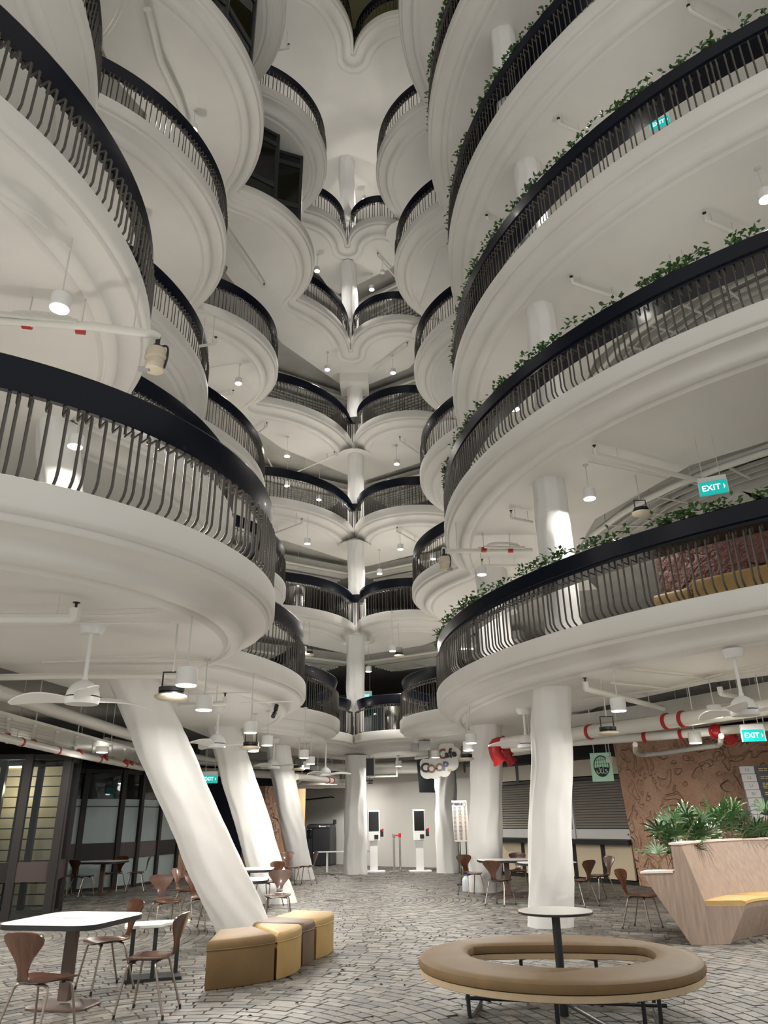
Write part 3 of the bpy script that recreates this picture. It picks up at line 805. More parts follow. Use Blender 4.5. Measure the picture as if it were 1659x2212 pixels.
# round flood lamps with black finned bodies
def flood(px, py, label, z=2.78, lv=1):
    p = at(px, py, z); zc = ceil_z(p, lv)
    t = thing('flood_lamp', label, 'flood lamp', (p.x, p.y, z), group='round flood lamps with black fins')
    a = MB(); a.lathe([(0.004, -0.03), (0.13, -0.022), (0.165, 0.0), (0.165, 0.02), (0.14, 0.03)], 26); mk('reflector', a, 'beige', t, smooth=True)
    a = MB(); a.lathe([(0.13, 0.03), (0.13, 0.045), (0.115, 0.05), (0.13, 0.06), (0.13, 0.10), (0.03, 0.11)], 26); mk('heat_sink', a, 'black', t, smooth=True)
    a = MB(); a.tube([(-0.1, 0, 0.09), (-0.1, 0, 0.26), (0.1, 0, 0.26), (0.1, 0, 0.09)], 0.010, 6); mk('bracket', a, 'black', t)
    a = MB(); a.tube([(0, 0, 0.26), (0, 0, zc-z)], 0.010, 6); mk('rod', a, 'service', t)
flood(369, 1507, 'black and white flood lamp hanging beside the big leaning column')
flood(541, 1616, 'flood lamp with black fins before the middle leaning column')
flood(645, 1662, 'small far flood lamp left of the lamp cluster')
flood(1314, 1585, 'flood lamp with black fins below the right soffit, before the pipes')
flood(1008, 1640, 'flood lamp behind the cafe sign beside the menu column')
flood(1386, 1110, 'flood lamp on the first floor right, above the creepers', ZB[2]-0.75, 2)
flood(690, 1055, 'small flood lamp over the third floor rear rail', ZB[4]-0.9, 4)
flood(667, 1415, 'small flood lamp left of the first floor rear column', ZB[2]-0.85, 2)
flood(862, 1417, 'small flood lamp right of the first floor rear column', ZB[2]-0.85, 2)

# ------------------------------------------------------------------ pipes, ducts, trays
def pipe(name, label, pts, r, material='pipe', cat='pipe', n=10, it=1, group=None):
    base = Vector(pts[0])
    mb = MB(); mb.tube(smoothpath(pts, it) if it else pts, r, n)
    return tag(mk(name, mb, material, smooth=True), label, cat, group)
def ppipe(name, label, pix, z, r, material='pipe', **k):
    return pipe(name, label, [at(a, b, z) for a, b in pix], r, material, **k)
def hung_pipe(label, a, b, lv, r=0.028, dz=0.22, nozzle=True):
    z = ZB[lv]-dz; p = at(*a, z); q = at(*b, z); p0 = Vector((p.x, p.y, z))
    t = thing('sprinkler_pipe', label, 'pipe', p0, group='sprinkler pipes under the soffits')
    d = (q-p).normalized()
    mb = MB(); mb.tube([Vector((0, 0, 0.10)), Vector((0, 0, 0.01)), d*0.02, q-p], r, 8); mk('tube', mb, 'pipe', t, smooth=True)
    for f in (0.18, 0.8):
        m = p.lerp(q, f)-p
        mb = MB(); mb.tube([m, m+Vector((0, 0, ceil_z(p+m, lv)-z))], 0.007, 5); mk('hanger', mb, 'service', t)
    if nozzle:
        mb = MB(); mb.lathe([(0.012, 0.10), (0.014, 0.15), (0.035, 0.155), (0.035, 0.16)], 8); mk('nozzle', mb, 'black', t)
HP = [((160, 1338), (-60, 1338), 1, 0.055, 'thick, under the nearest left first floor soffit'), ((1105, 1119), (1150, 1128), 2, 0.03, 'left of the right column under the second floor'),
      ((1236, 612), (1345, 648), 3, 0.035, 'under the third floor soffit at right, lower'), ((1208, 268), (1262, 290), 4, 0.035, 'under the fourth floor soffit at right, middle'),
      ((1490, 25), (1570, 68), 4, 0.035, 'under the fourth floor soffit at the upper right'), ((1525, 476), (1600, 510), 3, 0.035, 'under the third floor soffit at the far right'),
      ((1286, 981), (1540, 1046), 2, 0.045, 'long, above the exit sign on the right'), ((1266, 1488), (1432, 1530), 1, 0.045, 'slanting under the right first floor soffit'),
      ((1557, 1498), (1680, 1520), 1, 0.045, 'at the right edge below the first floor'), ((1052, 476), (1080, 490), 4, 0.03, 'short stub left of the fourth floor planter'),
      ((570, 622), (490, 505), 5, 0.035, 'diagonal on the fifth floor soffit at left'), ((465, 742), (430, 748), 3, 0.03, 'short stub under the third left tower'),
      ((503, 852), (452, 860), 4, 0.03, 'stub under the fourth floor beside the dark handrail'), ((576, 922), (545, 945), 4, 0.03, 'stub beside the third left tower railing'),
      ((722, 984), (640, 1020), 4, 0.03, 'left of the rear column under the fourth floor'), ((864, 952), (920, 990), 4, 0.03, 'right of the rear column under the fourth floor'),
      ((652, 1130), (585, 1155), 3, 0.03, 'left rear under the third floor'), ((858, 1148), (905, 1175), 3, 0.03, 'right rear under the third floor'),
      ((880, 748), (810, 800), 5, 0.03, 'right of the capital under the fifth floor'), ((816, 554), (860, 605), 6, 0.03, 'right rear under the sixth floor'),
      ((1042, 1222), (1130, 1222), 2, 0.03, 'thin, below the water monitor pipe at right'), ((485, 1519), (385, 1524), 1, 0.035, 'short, by the flood lamp at left'),
      ((623, 104), (600, 108), 6, 0.03, 'small stub high on the left')]
for a, b, lv, r, s in HP: hung_pipe('white sprinkler pipe '+s, a, b, lv, r)
CP = [('thin white conduit above the left fan', [(160, 1331), (345, 1325)], 3.5), ('thin white conduit ending at a junction disc, left soffit', [(-40, 1348), (365, 1345)], 3.5),
      ('white sprinkler main crossing the top of the big leaning column', [(-40, 1464), (150, 1460), (385, 1459)], 3.38), ('thin conduit behind the left fan rod', [(90, 1430), (400, 1419)], 3.5),
      ('thin conduit right of the big leaning column', [(345, 1424), (430, 1422)], 3.5), ('thin conduit over the middle leaning column', [(395, 1500), (545, 1496)], 3.5),
      ('thin conduit over the farthest leaning column', [(520, 1518), (635, 1515)], 3.5), ('white conduit on the right soffit, upper', [(1340, 1446), (1530, 1466), (1659, 1448)], 3.5),
      ('white conduit on the right soffit, middle', [(1320, 1475), (1440, 1487), (1560, 1455)], 3.5), ('white conduit on the right soffit, lower', [(1262, 1510), (1440, 1488), (1659, 1438)], 3.5),
      ('thin conduit to the right second floor lamp', [(1272, 998), (1440, 1033)], 7.2), ('thin conduit to the fourth floor lamp on the left', [(450, 795), (512, 785)], 14.5),
      ('bent conduit on the fifth floor soffit at right', [(905, 668), (950, 535), (966, 533)], 18.15), ('thin conduit on the nearest left second floor soffit', [(-20, 405), (75, 468), (152, 538)], 7.2)]
for s, pix, z in CP: ppipe('conduit', s, pix, z, 0.012 if 'main' not in s else 0.045, 'pipe', cat='conduit', n=6, it=0, group='thin ceiling conduits')
ppipe('conduit', 'long white pipe high in the upper left recess', [(318, 20), (345, 130), (385, 215), (402, 270)], 18.0, 0.09, 'pipe', it=0)
ppipe('duct', 'large white round duct over the left cable trays', [(-60, 1478), (0, 1497), (130, 1540), (300, 1594)], 3.2, 0.10, 'pipe', cat='duct')

# fire pipes with red couplings
def fire_pipe(label, pix, z, r, reds, elbows=()):
    pts = [at(a, b, z) for a, b in pix]; base = Vector((pts[0].x, pts[0].y, z))
    t = thing('fire_pipe', label, 'pipe', base, group='white fire pipes with red fittings')
    mb = MB(); mb.tube(pts, r, 14); mk('tube', mb, 'pipe', t, smooth=True, world=True)
    for f in reds:
        L = f*(len(pts)-1); i = min(int(L), len(pts)-2); p = pts[i].lerp(pts[i+1], L-i); d = (pts[i+1]-pts[i]).normalized()
        mb = MB(); mb.tube([p-d*0.035, p-d*0.03, p+d*0.03, p+d*0.035], [r*1.02, r*1.16, r*1.16, r*1.02], 14); mk('coupling', mb, 'red', t, smooth=True, world=True)
    for f in (0.1, 0.4, 0.7, 0.95):
        L = f*(len(pts)-1); i = min(int(L), len(pts)-2); p = pts[i].lerp(pts[i+1], L-i)
        mb = MB(); mb.tube([p, (p.x, p.y, max(ceil_z(p, 1), z+0.2))], 0.009, 5); mk('hanger', mb, 'service', t, world=True)
    for path, rr in elbows:
        mb = MB(); q = smoothpath(path, 1); mb.tube(q, rr, 14); mk('elbow', mb, 'red', t, smooth=True, world=True)
        if rr > 0.06:
            for e, d in ((q[0], (q[1]-q[0]).normalized()), (q[-1], (q[-2]-q[-1]).normalized())):
                mb = MB(); mb.tube([e, e+d*0.05], rr*1.2, 14); mk('flange', mb, 'red', t, smooth=True, world=True)
    return t
p0 = at(1088, 1606, 3.05)
fire_pipe('large white fire pipe with red clamps under the right soffit', [(1076, 1607), (1300, 1578), (1480, 1553), (1680, 1524)], 3.05, 0.12, (0.30, 0.60, 0.66),
          [([p0+Vector((0.02, 0, 0)), p0+Vector((-0.15, 0.0, 0.0)), p0+Vector((-0.21, 0.0, -0.07)), p0+Vector((-0.19, 0.02, -0.2)), p0+Vector((-0.08, 0.04, -0.38))], 0.135)])
p1 = at(1106, 1618, 2.98)
fire_pipe('thinner white fire pipe below the large one at right', [(1108, 1618), (1240, 1603), (1450, 1588), (1690, 1566)], 2.92, 0.075, (0.26, 0.58, 0.70),
          [([p1+Vector((0.02, 0, 0)), p1+Vector((-0.08, 0.0, 0)), p1+Vector((-0.12, 0.0, -0.06)), p1+Vector((-0.10, 0.02, -0.16)), p1+Vector((0.0, 0.04, -0.30))], 0.098),
           ([at(1543, 1580, 2.92), at(1556, 1578, 2.92), at(1570, 1588, 2.86), at(1578, 1597, 2.82)], 0.105)])
fire_pipe('white fire pipe along the glass front with red bends', [(-60, 1578), (0, 1592), (150, 1627), (310, 1660)], 2.82, 0.06, (0.05, 0.25, 0.42, 0.6, 0.78, 0.9),
          [([at(x, y-10, 2.9), at(x+6, y-6, 2.86), at(x+4, y+4, 2.8)], 0.035) for x, y in ((15, 1597), (70, 1609), (170, 1632), (225, 1643), (268, 1652), (280, 1655))])
fire_pipe('far white fire pipe left of the centre column', [(640, 1678), (745, 1690)], 2.75, 0.09, (0.6, 0.7))
ppipe('drain_pipe', 'white bent drain pipe before the carved wall', [(1372, 1608), (1372, 1629), (1400, 1631), (1535, 1612), (1556, 1610), (1558, 1590)], 2.75, 0.045, 'pipe')
for lab, pts, z in (('white beam-like duct behind the right fire pipes', [(1240, 1560), (1450, 1530), (1690, 1488)], 3.38), ('broad grey duct above the right fire pipes', [(1240, 1592), (1450, 1566), (1690, 1530)], 3.5)):
    mb = MB(); q = [at(a, b, z) for a, b in pts]
    for a, b in zip(q, q[1:]):
        d = b-a; mb.box((a+b)/2, (d.length, 0.4, 0.22), math.atan2(d.y, d.x))
    tag(mk('duct', mb, 'service'), lab, 'duct')

def cable_tray(label, lines, z, rung=0.9, hang=True, lv=1, w=0.03, h=0.07):
    # lines: two world polylines (outer, inner) of equal length; rails between, rungs across
    t = thing('cable_tray', label, 'cable tray', (lines[0][0].x, lines[0][0].y, z), group='white ladder cable trays')
    nr = lines[2] if len(lines) > 2 else 2
    A, B = lines[0], lines[1]
    for i in range(nr):
        f = i/(nr-1); mb = MB()
        P = [a.lerp(b, f) for a, b in zip(A, B)]
        for p, q in zip(P, P[1:]):
            d = q-p; mb.box((p.x/2+q.x/2, p.y/2+q.y/2, z), (d.length, w, h), math.atan2(d.y, d.x))
        mk('rail', mb, 'service', t, world=True)
    for i in range(len(A)-1):
        L = (A[i+1]-A[i]).length; m = max(2, int(L/rung))
        for j in range(m):
            f = (j+0.5)/m; p = A[i].lerp(A[i+1], f); q = B[i].lerp(B[i+1], f); d = q-p
            mb = MB(); mb.box((p.x/2+q.x/2, p.y/2+q.y/2, z-0.03), (d.length, 0.045, 0.03), math.atan2(d.y, d.x)); mk('rung', mb, 'service', t, world=True)
            if hang and j % 2 == 0:
                for e in (p, q):
                    mb = MB(); mb.tube([(e.x, e.y, z), (e.x, e.y, ceil_z(e, lv))], 0.008, 5); mk('hanger', mb, 'service', t, world=True)
    return t
cable_tray('white slatted cable tray raft hanging before the left glass front', [[at(-80, 1583, 2.95), at(310, 1654, 2.95)], [at(-80, 1520, 2.95), at(310, 1626, 2.95)], 9], 2.95, rung=0.8, w=0.17, h=0.035)
# rear service zones on every floor: duct, tray and pipes along both rear towers
for lv in range(1, 7):
    D = LOBES[lv]['D']; E = LOBES[lv]['E']; z = ZB[lv]
    vx, vy = -1.15, (D[1]+E[1])/2+2.9
    for side, ends in (('left', ((D[0]-1.2, D[1]-0.7), (vx-0.1, vy))), ('right', ((E[0]+3.6, E[1]-0.4), (vx+0.1, vy)))):
        a = Vector((*ends[0], z)); b = Vector((*ends[1], z)); d = (b-a); nrm = Vector((d.y, -d.x, 0)).normalized()
        if nrm.y < 0: nrm = -nrm
        wd = '%s rear side of the %s floor' % (side, FLOORWORD[lv])
        mb = MB(); c = (a+b)/2+nrm*0.55; mb.box((c.x, c.y, z+0.06), (d.length, 0.45, 0.4), math.atan2(d.y, d.x))
        tag(mk('duct', mb, 'service'), 'pale boxy air duct below the '+wd, 'duct', 'rear air ducts')
        cable_tray('ladder cable tray below the '+wd, [[a+nrm*1.1, b+nrm*1.1], [a+nrm*2.2, b+nrm*2.2], 6], z-0.12, rung=1.0, lv=lv)
        pipe('service_pipe', 'white service pipe below the '+wd, [a+nrm*0.15+Vector((0, 0, -0.1)), b+nrm*0.15+Vector((0, 0, -0.1))], 0.05, 'pipe', it=0, group='rear service pipes')
        pipe('service_pipe', 'farther thick service pipe below the '+wd, [a+nrm*2.7+Vector((0, 0, 0.05)), b+nrm*2.7+Vector((0, 0, 0.05))], 0.12, 'pipe', it=0, group='rear service pipes')
        if not (lv == 1 and side == 'right'): pipe('service_pipe', 'thin bent service pipe crossing below the '+wd, [a.lerp(b, 0.3)-nrm*1.0+Vector((0, 0, -0.12)), a.lerp(b, 0.45)+nrm*0.3+Vector((0, 0, -0.12)), a.lerp(b, 0.5)+nrm*2.6+Vector((0, 0, -0.05))], 0.03, 'pipe', it=0, group='rear service pipes')
for lv in (2, 3, 4):          # right tower services
    x, y, r = LOBES[lv]['G']; z = ZB[lv]; q = r-2.9
    P1 = [Vector((x+(q-0.25)*math.cos(R(t)), y+(q-0.25)*math.sin(R(t)), z)) for t in (185, 200, 215, 230, 245)]
    P2 = [Vector((x+(q-1.3)*math.cos(R(t)), y+(q-1.3)*math.sin(R(t)), z)) for t in (185, 200, 215, 230, 245)]
    cable_tray('ladder cable tray over the right walkway of the %s floor' % FLOORWORD[lv-1], [P1, P2, 5], z-0.02, rung=0.8, lv=lv)
    pipe('service_pipe', 'long pale pipe beside the tray over the right walkway, %s floor' % FLOORWORD[lv-1], [p+Vector((-0.1, 0.1, -0.12)) for p in P1], 0.06, 'pipe', group='right walkway pipes')
    D2 = [Vector((x+(q-1.9)*math.cos(R(t)), y+(q-1.9)*math.sin(R(t)), z)) for t in (185, 200, 215, 230, 245)]
    mb = MB()
    for a, b in zip(D2, D2[1:]):
        d = b-a; mb.box((a+b)/2+Vector((0, 0, 0.1)), (d.length+0.1, 0.7, 0.45), math.atan2(d.y, d.x))
    tag(mk('duct', mb, 'service'), 'grey air duct over the right walkway of the %s floor' % FLOORWORD[lv-1], 'duct')

# water monitors on pipe brackets
def monitor(label, px, py, z, pix, s, up, sgn):
    p = at(px, py, z); t = thing('water_monitor', label, 'water cannon', (p.x, p.y, z), group='beige fire water monitors')
    mb = MB(); mb.lathe([(0.10*s, -0.16*s), (0.115*s, -0.15*s), (0.115*s, -0.02*s), (0.135*s, 0.0), (0.14*s, 0.03*s), (0.13*s, 0.05*s), (0.135*s, 0.1*s), (0.12*s, 0.15*s), (0.03*s, 0.17*s)], 24); mk('body', mb, 'beige', t, smooth=True)
    mb = MB(); mb.lathe([(0.045*s, 0.16*s), (0.05*s, 0.22*s), (0.03*s, 0.23*s), (0.03*s, up)], 14); mk('neck', mb, 'black', t, smooth=True)
    mb = MB(); mb.box((sgn*0.12*s, -0.03, -0.15*s), (0.14*s, 0.05*s, 0.05*s)); mk('sensor', mb, 'greyplate', t)
    mb = MB(); mb.tube(smoothpath([(0.03, 0, 0.2*s), (0.14*s, 0, 0.22*s), (0.15*s, 0, 0.05*s), (0.12*s, 0, -0.12*s)], 2), 0.014*s, 6); mk('cable', mb, 'black', t, smooth=True)
    pts = [at(a, b, z+up) for a, b in pix]
    mb = MB(); mb.tube([Vector((p.x, p.y, z+up))]+pts, 0.055*s, 12); mk('supply_pipe', mb, 'pipe', t, smooth=True, world=True)
    for i, f in enumerate((0.15, 0.45, 0.75)):
        q = Vector((p.x, p.y, z+up)).lerp(pts[-1], f); d = (pts[-1]-Vector((p.x, p.y, z+up))).normalized()
        mb = MB(); mb.tube([q, (q.x, q.y, ceil_z(q, 2))], 0.009, 5); mk('hanger', mb, 'service', t, world=True)
        if i: mb = MB(); mb.tube([q-d*0.05, q+d*0.05], 0.065*s, 12); mk('coupling', mb, 'red', t, smooth=True, world=True)
    # bypass loop
    q0 = Vector((p.x, p.y, z+up)).lerp(pts[-1], 0.5); q1 = Vector((p.x, p.y, z+up)).lerp(pts[-1], 0.85); off = Vector((0.0, 0.0, 0.17*s))
    mb = MB(); mb.tube(smoothpath([q0, q0+off, q1+off, q1], 2), 0.035*s, 8); mk('bypass', mb, 'pipe', t, smooth=True, world=True)
    mb = MB(); mb.box((q0+q1)/2+Vector((0, -0.12, 0.02)), ((q1-q0).length*1.3, 0.05, 0.04), math.atan2((q1-q0).y, (q1-q0).x)); mk('cable_trunk', mb, 'service', t, world=True)
monitor('beige water monitor on a pipe beside the nearest left tower', 336, 778, 6.55, [(330, 722), (200, 705), (-40, 690)], 0.92, 0.32, -1)
monitor('beige water monitor on a pipe beside the nearest right tower', 960, 1217, 6.55, [(958, 1190), (1060, 1190), (1150, 1189)], 0.9, 0.32, 1)

# ------------------------------------------------------------------ exit signs
def exit_sign(px, py, z, label, u, w=0.34, arrow=True, dirn=1):
    p = at(px, py, z); lv = min(k for k in range(1, 8) if ZB[k] > z); zc = ceil_z(p, lv)-z; u = Vector(u).normalized(); nrm = Vector((u.y, -u.x, 0))
    t = thing('exit_sign', label, 'exit sign', p, math.atan2(u.y, u.x), group='teal illuminated exit signs')
    h = w*0.52
    mb = MB(); mb.box((0, 0, 0), (w, 0.03, h)); mk('panel', mb, 'exit', t)
    mb = MB()
    for sx in (-1, 1): mb.box((sx*w/2, 0, 0), (0.012, 0.04, h))
    mb.box((0, 0, h/2+0.04), (w, 0.06, 0.08)); mk('housing', mb, 'white', t)
    text('lettering', 'EXIT', h*0.62, 'exitletter', t, frame((-w*0.07, -0.018, 0), (1, 0, 0), (0, -1, 0)), 0.001, bold=0.002)
    if arrow:
        mb = MB(); x0 = w*0.36; mb.add([(x0, -0.019, h*0.2), (x0+dirn*w*0.06, -0.019, 0), (x0, -0.019, -h*0.2)], [(0, 2, 1)]); mk('arrow', mb, 'exitletter', t)
    mb = MB(); mb.tube([(-w*0.3, 0, h/2+0.08), (-w*0.3, 0, zc)], 0.006, 5); mb.tube([(w*0.3, 0, h/2+0.08), (w*0.3, 0, zc)], 0.006, 5); mk('suspension', mb, 'service', t)
exit_sign(1627, 1589, 2.72, 'teal exit sign by the fan at the right edge', (1, -0.15, 0))
exit_sign(1541, 1054, 6.35, 'teal exit sign hanging over the first floor right walkway', (1, -0.45, 0), 0.42)
exit_sign(1425, 266, 13.6, 'teal exit sign behind the third floor bars at right', (1, -0.6, 0), 0.36)
exit_sign(1477, 634, 10.0, 'teal exit sign behind the second floor bars at right', (1, -0.6, 0), 0.34)
exit_sign(453, 1683, 2.55, 'small teal exit sign in the dark passage at left', (1, 0.1, 0), 0.36)
exit_sign(793, 1503, 5.95, 'small teal exit sign behind the first floor rear rail', (1, 0.1, 0), 0.36, arrow=False)

# ground floor rear services in the dark void behind the lamps
for lab, pts, r in (('fat white duct above the order kiosks', [(-0.6, 27.6, 3.25), (2.6, 26.6, 3.2)], 0.2), ('white pipe crossing behind the centre column', [(-5.2, 26.9, 3.3), (3.4, 27.4, 3.3)], 0.07),
                    ('thin white pipe below the kiosk duct', [(-0.7, 27.2, 2.95), (0.3, 27.0, 2.95), (0.32, 27.0, 3.6)], 0.04), ('white pipe run left of the centre column, upper', [(-6.2, 24.2, 3.35), (-1.5, 28.6, 3.3)], 0.09),
                    ('white pipe run left of the centre column, lower', [(-6.0, 25.4, 3.1), (-1.9, 29.4, 3.05)], 0.13), ('thin conduit hanging left of the farthest leaning column', [(-5.9, 21.8, 3.2), (-3.6, 25.6, 3.2)], 0.03),
                    ('white pipe behind the middle leaning column', [(-6.3, 17.2, 3.3), (-4.9, 23.5, 3.25)], 0.08), ('silver flexible duct left of the centre column', [(-4.4, 30.6, 2.95), (-2.6, 30.0, 2.85), (-1.9, 29.8, 2.9)], 0.17),
                    ('white pipe running toward the menu column', [(0.9, 25.2, 3.4), (3.6, 20.2, 3.35)], 0.05), ('second white pipe running toward the menu column', [(1.5, 25.6, 3.3), (4.3, 20.4, 3.25)], 0.09)):
    pipe('service_pipe', lab, pts, r, 'pipe', it=0, group='ground floor rear pipes')
for i, (a, b) in enumerate((((-3.4, 28.2, 2.75), (-1.6, 28.2, 4.0)), ((-1.6, 28.3, 2.75), (-3.4, 28.3, 4.0)), ((-3.5, 28.25, 2.7), (-1.5, 28.25, 2.7)))):
    pipe('steel_brace', 'white steel brace left of the centre column, ' + ('rising right', 'falling right', 'lying level')[i], [a, b], 0.06, 'pipe', cat='brace', n=4, it=0, group='white steel braces')

# ================================================================== WALLS AND FITTINGS OF THE GROUND FLOOR
# ---- left glass fronts
def glazing(label, pts, h, splits, frosted, door=None, z0=0.0):
    """pts: plan polyline; one bay per segment, each bay = posts, transom panel, panes."""
    t = thing('glass_front', label, 'glass wall', (pts[0][0], pts[0][1], z0), kind=None)
    za, zb_, zc = splits
    for i, p in enumerate(pts):
        mb = MB(); a = Vector(pts[max(0, i-1)]); b = Vector(pts[min(len(pts)-1, i+1)]); d = b-a
        mb.box((p[0], p[1], z0+h/2), (0.14, 0.16, h), math.atan2(d.y, d.x)); mk('mullion', mb, 'frame', t, world=True)
    for i in range(len(pts)-1):
        a = Vector(pts[i]); b = Vector(pts[i+1]); d = b-a; L = d.length-0.12; rz = math.atan2(d.y, d.x); c = (a+b)/2
        def bx(nm, z_0, z_1, th, m, off=0.0, L_=L):
            mb = MB(); mb.box((c.x-off*math.sin(rz), c.y+off*math.cos(rz), z0+(z_0+z_1)/2), (L_, th, z_1-z_0), rz); return mk(nm, mb, m, t, world=True)
        bx('sill', 0, 0.07, 0.10, 'frame'); bx('head', h-0.1, h, 0.10, 'frame'); bx('transom_panel', za, zb_, 0.09, 'panelbrown' if i % 3 != 1 else 'frame')
        if frosted[i]:
            bx('frosted_pane', 0.07, za, 0.012, 'frost'); bx('frosted_pane', zb_, zc, 0.012, 'frost')
            bx('glazing_bar', zc, zc+0.03, 0.05, 'black'); bx('frosted_pane', zc+0.03, zc+0.2, 0.012, 'frost'); bx('pane', zc+0.2, h-0.1, 0.012, 'glass')
        else:
            bx('pane', 0.07, za, 0.012, 'glass'); bx('pane', zb_, h-0.1, 0.012, 'glass')
    return t
glazing('dark brown framed clear glass front at the left picture edge', [(-9.4, 14.9), (-7.9, 15.0), (-6.95, 15.1), (-6.32, 15.35)], 2.86, (0.62, 0.95, 2.0), [False]*3)
glazing('short return of the clear glass front at left', [(-6.30, 15.40), (-6.62, 16.6)], 2.86, (0.62, 0.95, 2.0), [False])
glazing('dark brown framed glass front with frosted panes behind the left table', [(-8.7, 20.2), (-8.05, 20.95), (-7.25, 21.55), (-6.98, 22.35), (-6.75, 23.5), (-6.5, 24.7)], 2.95, (0.72, 1.12, 2.0), [True]*5)
WI = wall('wall_interior_left', 'beige boarded interior wall behind the clear glass', [(-10.2, 17.6), (-7.2, 17.6)], 2.9, 'frame')
for i in range(13):
    mb = MB(); mb.box((-8.7, 17.58, 0.12+i*0.215), (3.0, 0.04, 0.19)); mk('board', mb, 'warmint', WI)
for i, x in enumerate((-9.2, -8.75, -8.3, -7.85, -7.5)):
    mb = MB(); mb.box((x, 16.9, 1.45), (0.12, 0.1, 2.9)); tag(mk('timber_post', mb, 'frame'), '%s dark upright post behind the clear glass, counted from the left' % ('first', 'second', 'third', 'fourth', 'fifth')[i], 'post', 'dark posts behind the glass')
mb = MB(); mb.box((-8.4, 17.57, 2.8), (0.5, 0.06, 0.03)); sl = tag(mk('strip_light', mb, 'glow'), 'strip light along the beige interior wall', 'light')
ld = bpy.data.lights.new('interior_light', 'POINT'); ld.energy = 70; ld.color = (1, 0.85, 0.6); ld.shadow_soft_size = 0.2
lo = bpy.data.objects.new('interior_light', ld); COL.objects.link(lo); lo.parent = sl; lo.location = (-8.2, 16.95, 2.3)
wall('wall_interior_dark', 'dark room wall behind the frosted glass', [(-10.5, 20.5), (-8.6, 26.5)], 3.3, 'charcoal')
# ---- carved terracotta walls and passage at left rear
wall('wall_relief_left', 'carved terracotta wall beside the frosted glass front', [(-6.55, 24.95), (-6.35, 26.2), (-6.3, 27.4)], 3.3, 'terra')
wall('wall_relief_middle', 'carved terracotta wall seen between two leaning columns', [(-5.2, 28.6), (-4.4, 28.3), (-3.9, 28.6)], 2.75, 'terra')
wall('wall_orange', 'orange lit plaster panel beside the farthest leaning column', [(-3.9, 28.6), (-3.35, 28.9), (-3.1, 29.6)], 2.75, 'orange')
wall('wall_passage_dark', 'dark passage wall under the left exit sign', [(-7.2, 31.5), (-4.6, 31.5)], 3.3, 'navy')
# ---- grey waste bin
t = thing('waste_bin', 'tall charcoal waste bin with a silver hatch against the white wall', 'bin', (-2.62, 31.2, 0), R(-12))
mb = MB(); mb.layers(rounded([(-.48, -.4), (.48, -.4), (.48, .4), (-.48, .4)], 0.03, 2), [(0.02, 0), (0, 0.03), (0, 1.32)]); mk('cabinet', mb, 'charcoal', t)
mb = MB(); mb.layers(rounded([(-.48, -.42), (.48, -.42), (.48, .4), (-.48, .4)], 0.05, 2), [(0, 1.32), (0, 1.37), (0.04, 1.42), (0.16, 1.455)]); mk('lid', mb, 'charcoal', t, smooth=True)
mb = MB(); mb.box((-0.20, -0.41, 0.66), (0.012, 0.02, 1.3)); mk('panel_joint', mb, 'black', t)
mb = MB(); mb.layers(rounded([(-.17, -.012), (.17, -.012), (.17, .012), (-.17, .012)], 0.01, 1), [(0, 0), (0, 0.34)]); h = mk('hatch', mb, 'black', t); h.location = (-0.345+0.01, -0.41, 0.98); h.scale = (0.72, 1, 1)
mb = MB(); mb.tube([(-0.10, -0.05, 0.30), (-0.10, -0.06, 0.27), (0.10, -0.06, 0.27), (0.10, -0.05, 0.30)], 0.02, 8); mb.tube([(0.0, -0.03, 0.06), (0.06, -0.05, 0.1), (0.08, -0.05, 0.22)], 0.025, 8); mk('hatch_handle', mb, 'chrome', h, smooth=True)
mb = MB(); mb.box((0.06, -0.425, 1.375), (0.05, 0.01, 0.06)); [mb.box((0.11+i*0.035, -0.425, 1.365), (0.022, 0.01, 0.03)) for i in range(6)]; mk('bin_mark', mb, 'white', t)
# pipe and bell on the pink wall
pipe('wall_conduit', 'dark conduit bent down the pale wall to a small black box', [(-6.0, 33.1, 2.15), (-2.3, 32.0, 2.45), (-2.12, 31.95, 2.4), (-2.12, 31.95, 1.55)], 0.025, 'frame', it=0)
mb = MB(); mb.box((-2.14, 31.9, 1.52), (0.16, 0.1, 0.16)); mb.box((-2.06, 31.9, 1.4), (0.06, 0.08, 0.18)); tag(mk('call_box', mb, 'black'), 'small black box at the end of the wall conduit', 'box')
# white ledges beside the centre column
mb = MB(); mb.box((-1.95, 26.9, 0.62), (0.9, 0.22, 0.035)); mb.box((-0.95, 26.95, 0.62), (0.7, 0.2, 0.035)); mb.box((-2.05, 26.9, 0.31), (0.06, 0.12, 0.6)); tag(mk('wall_ledge', mb, 'white'), 'thin white ledge shelf behind the centre column', 'shelf')
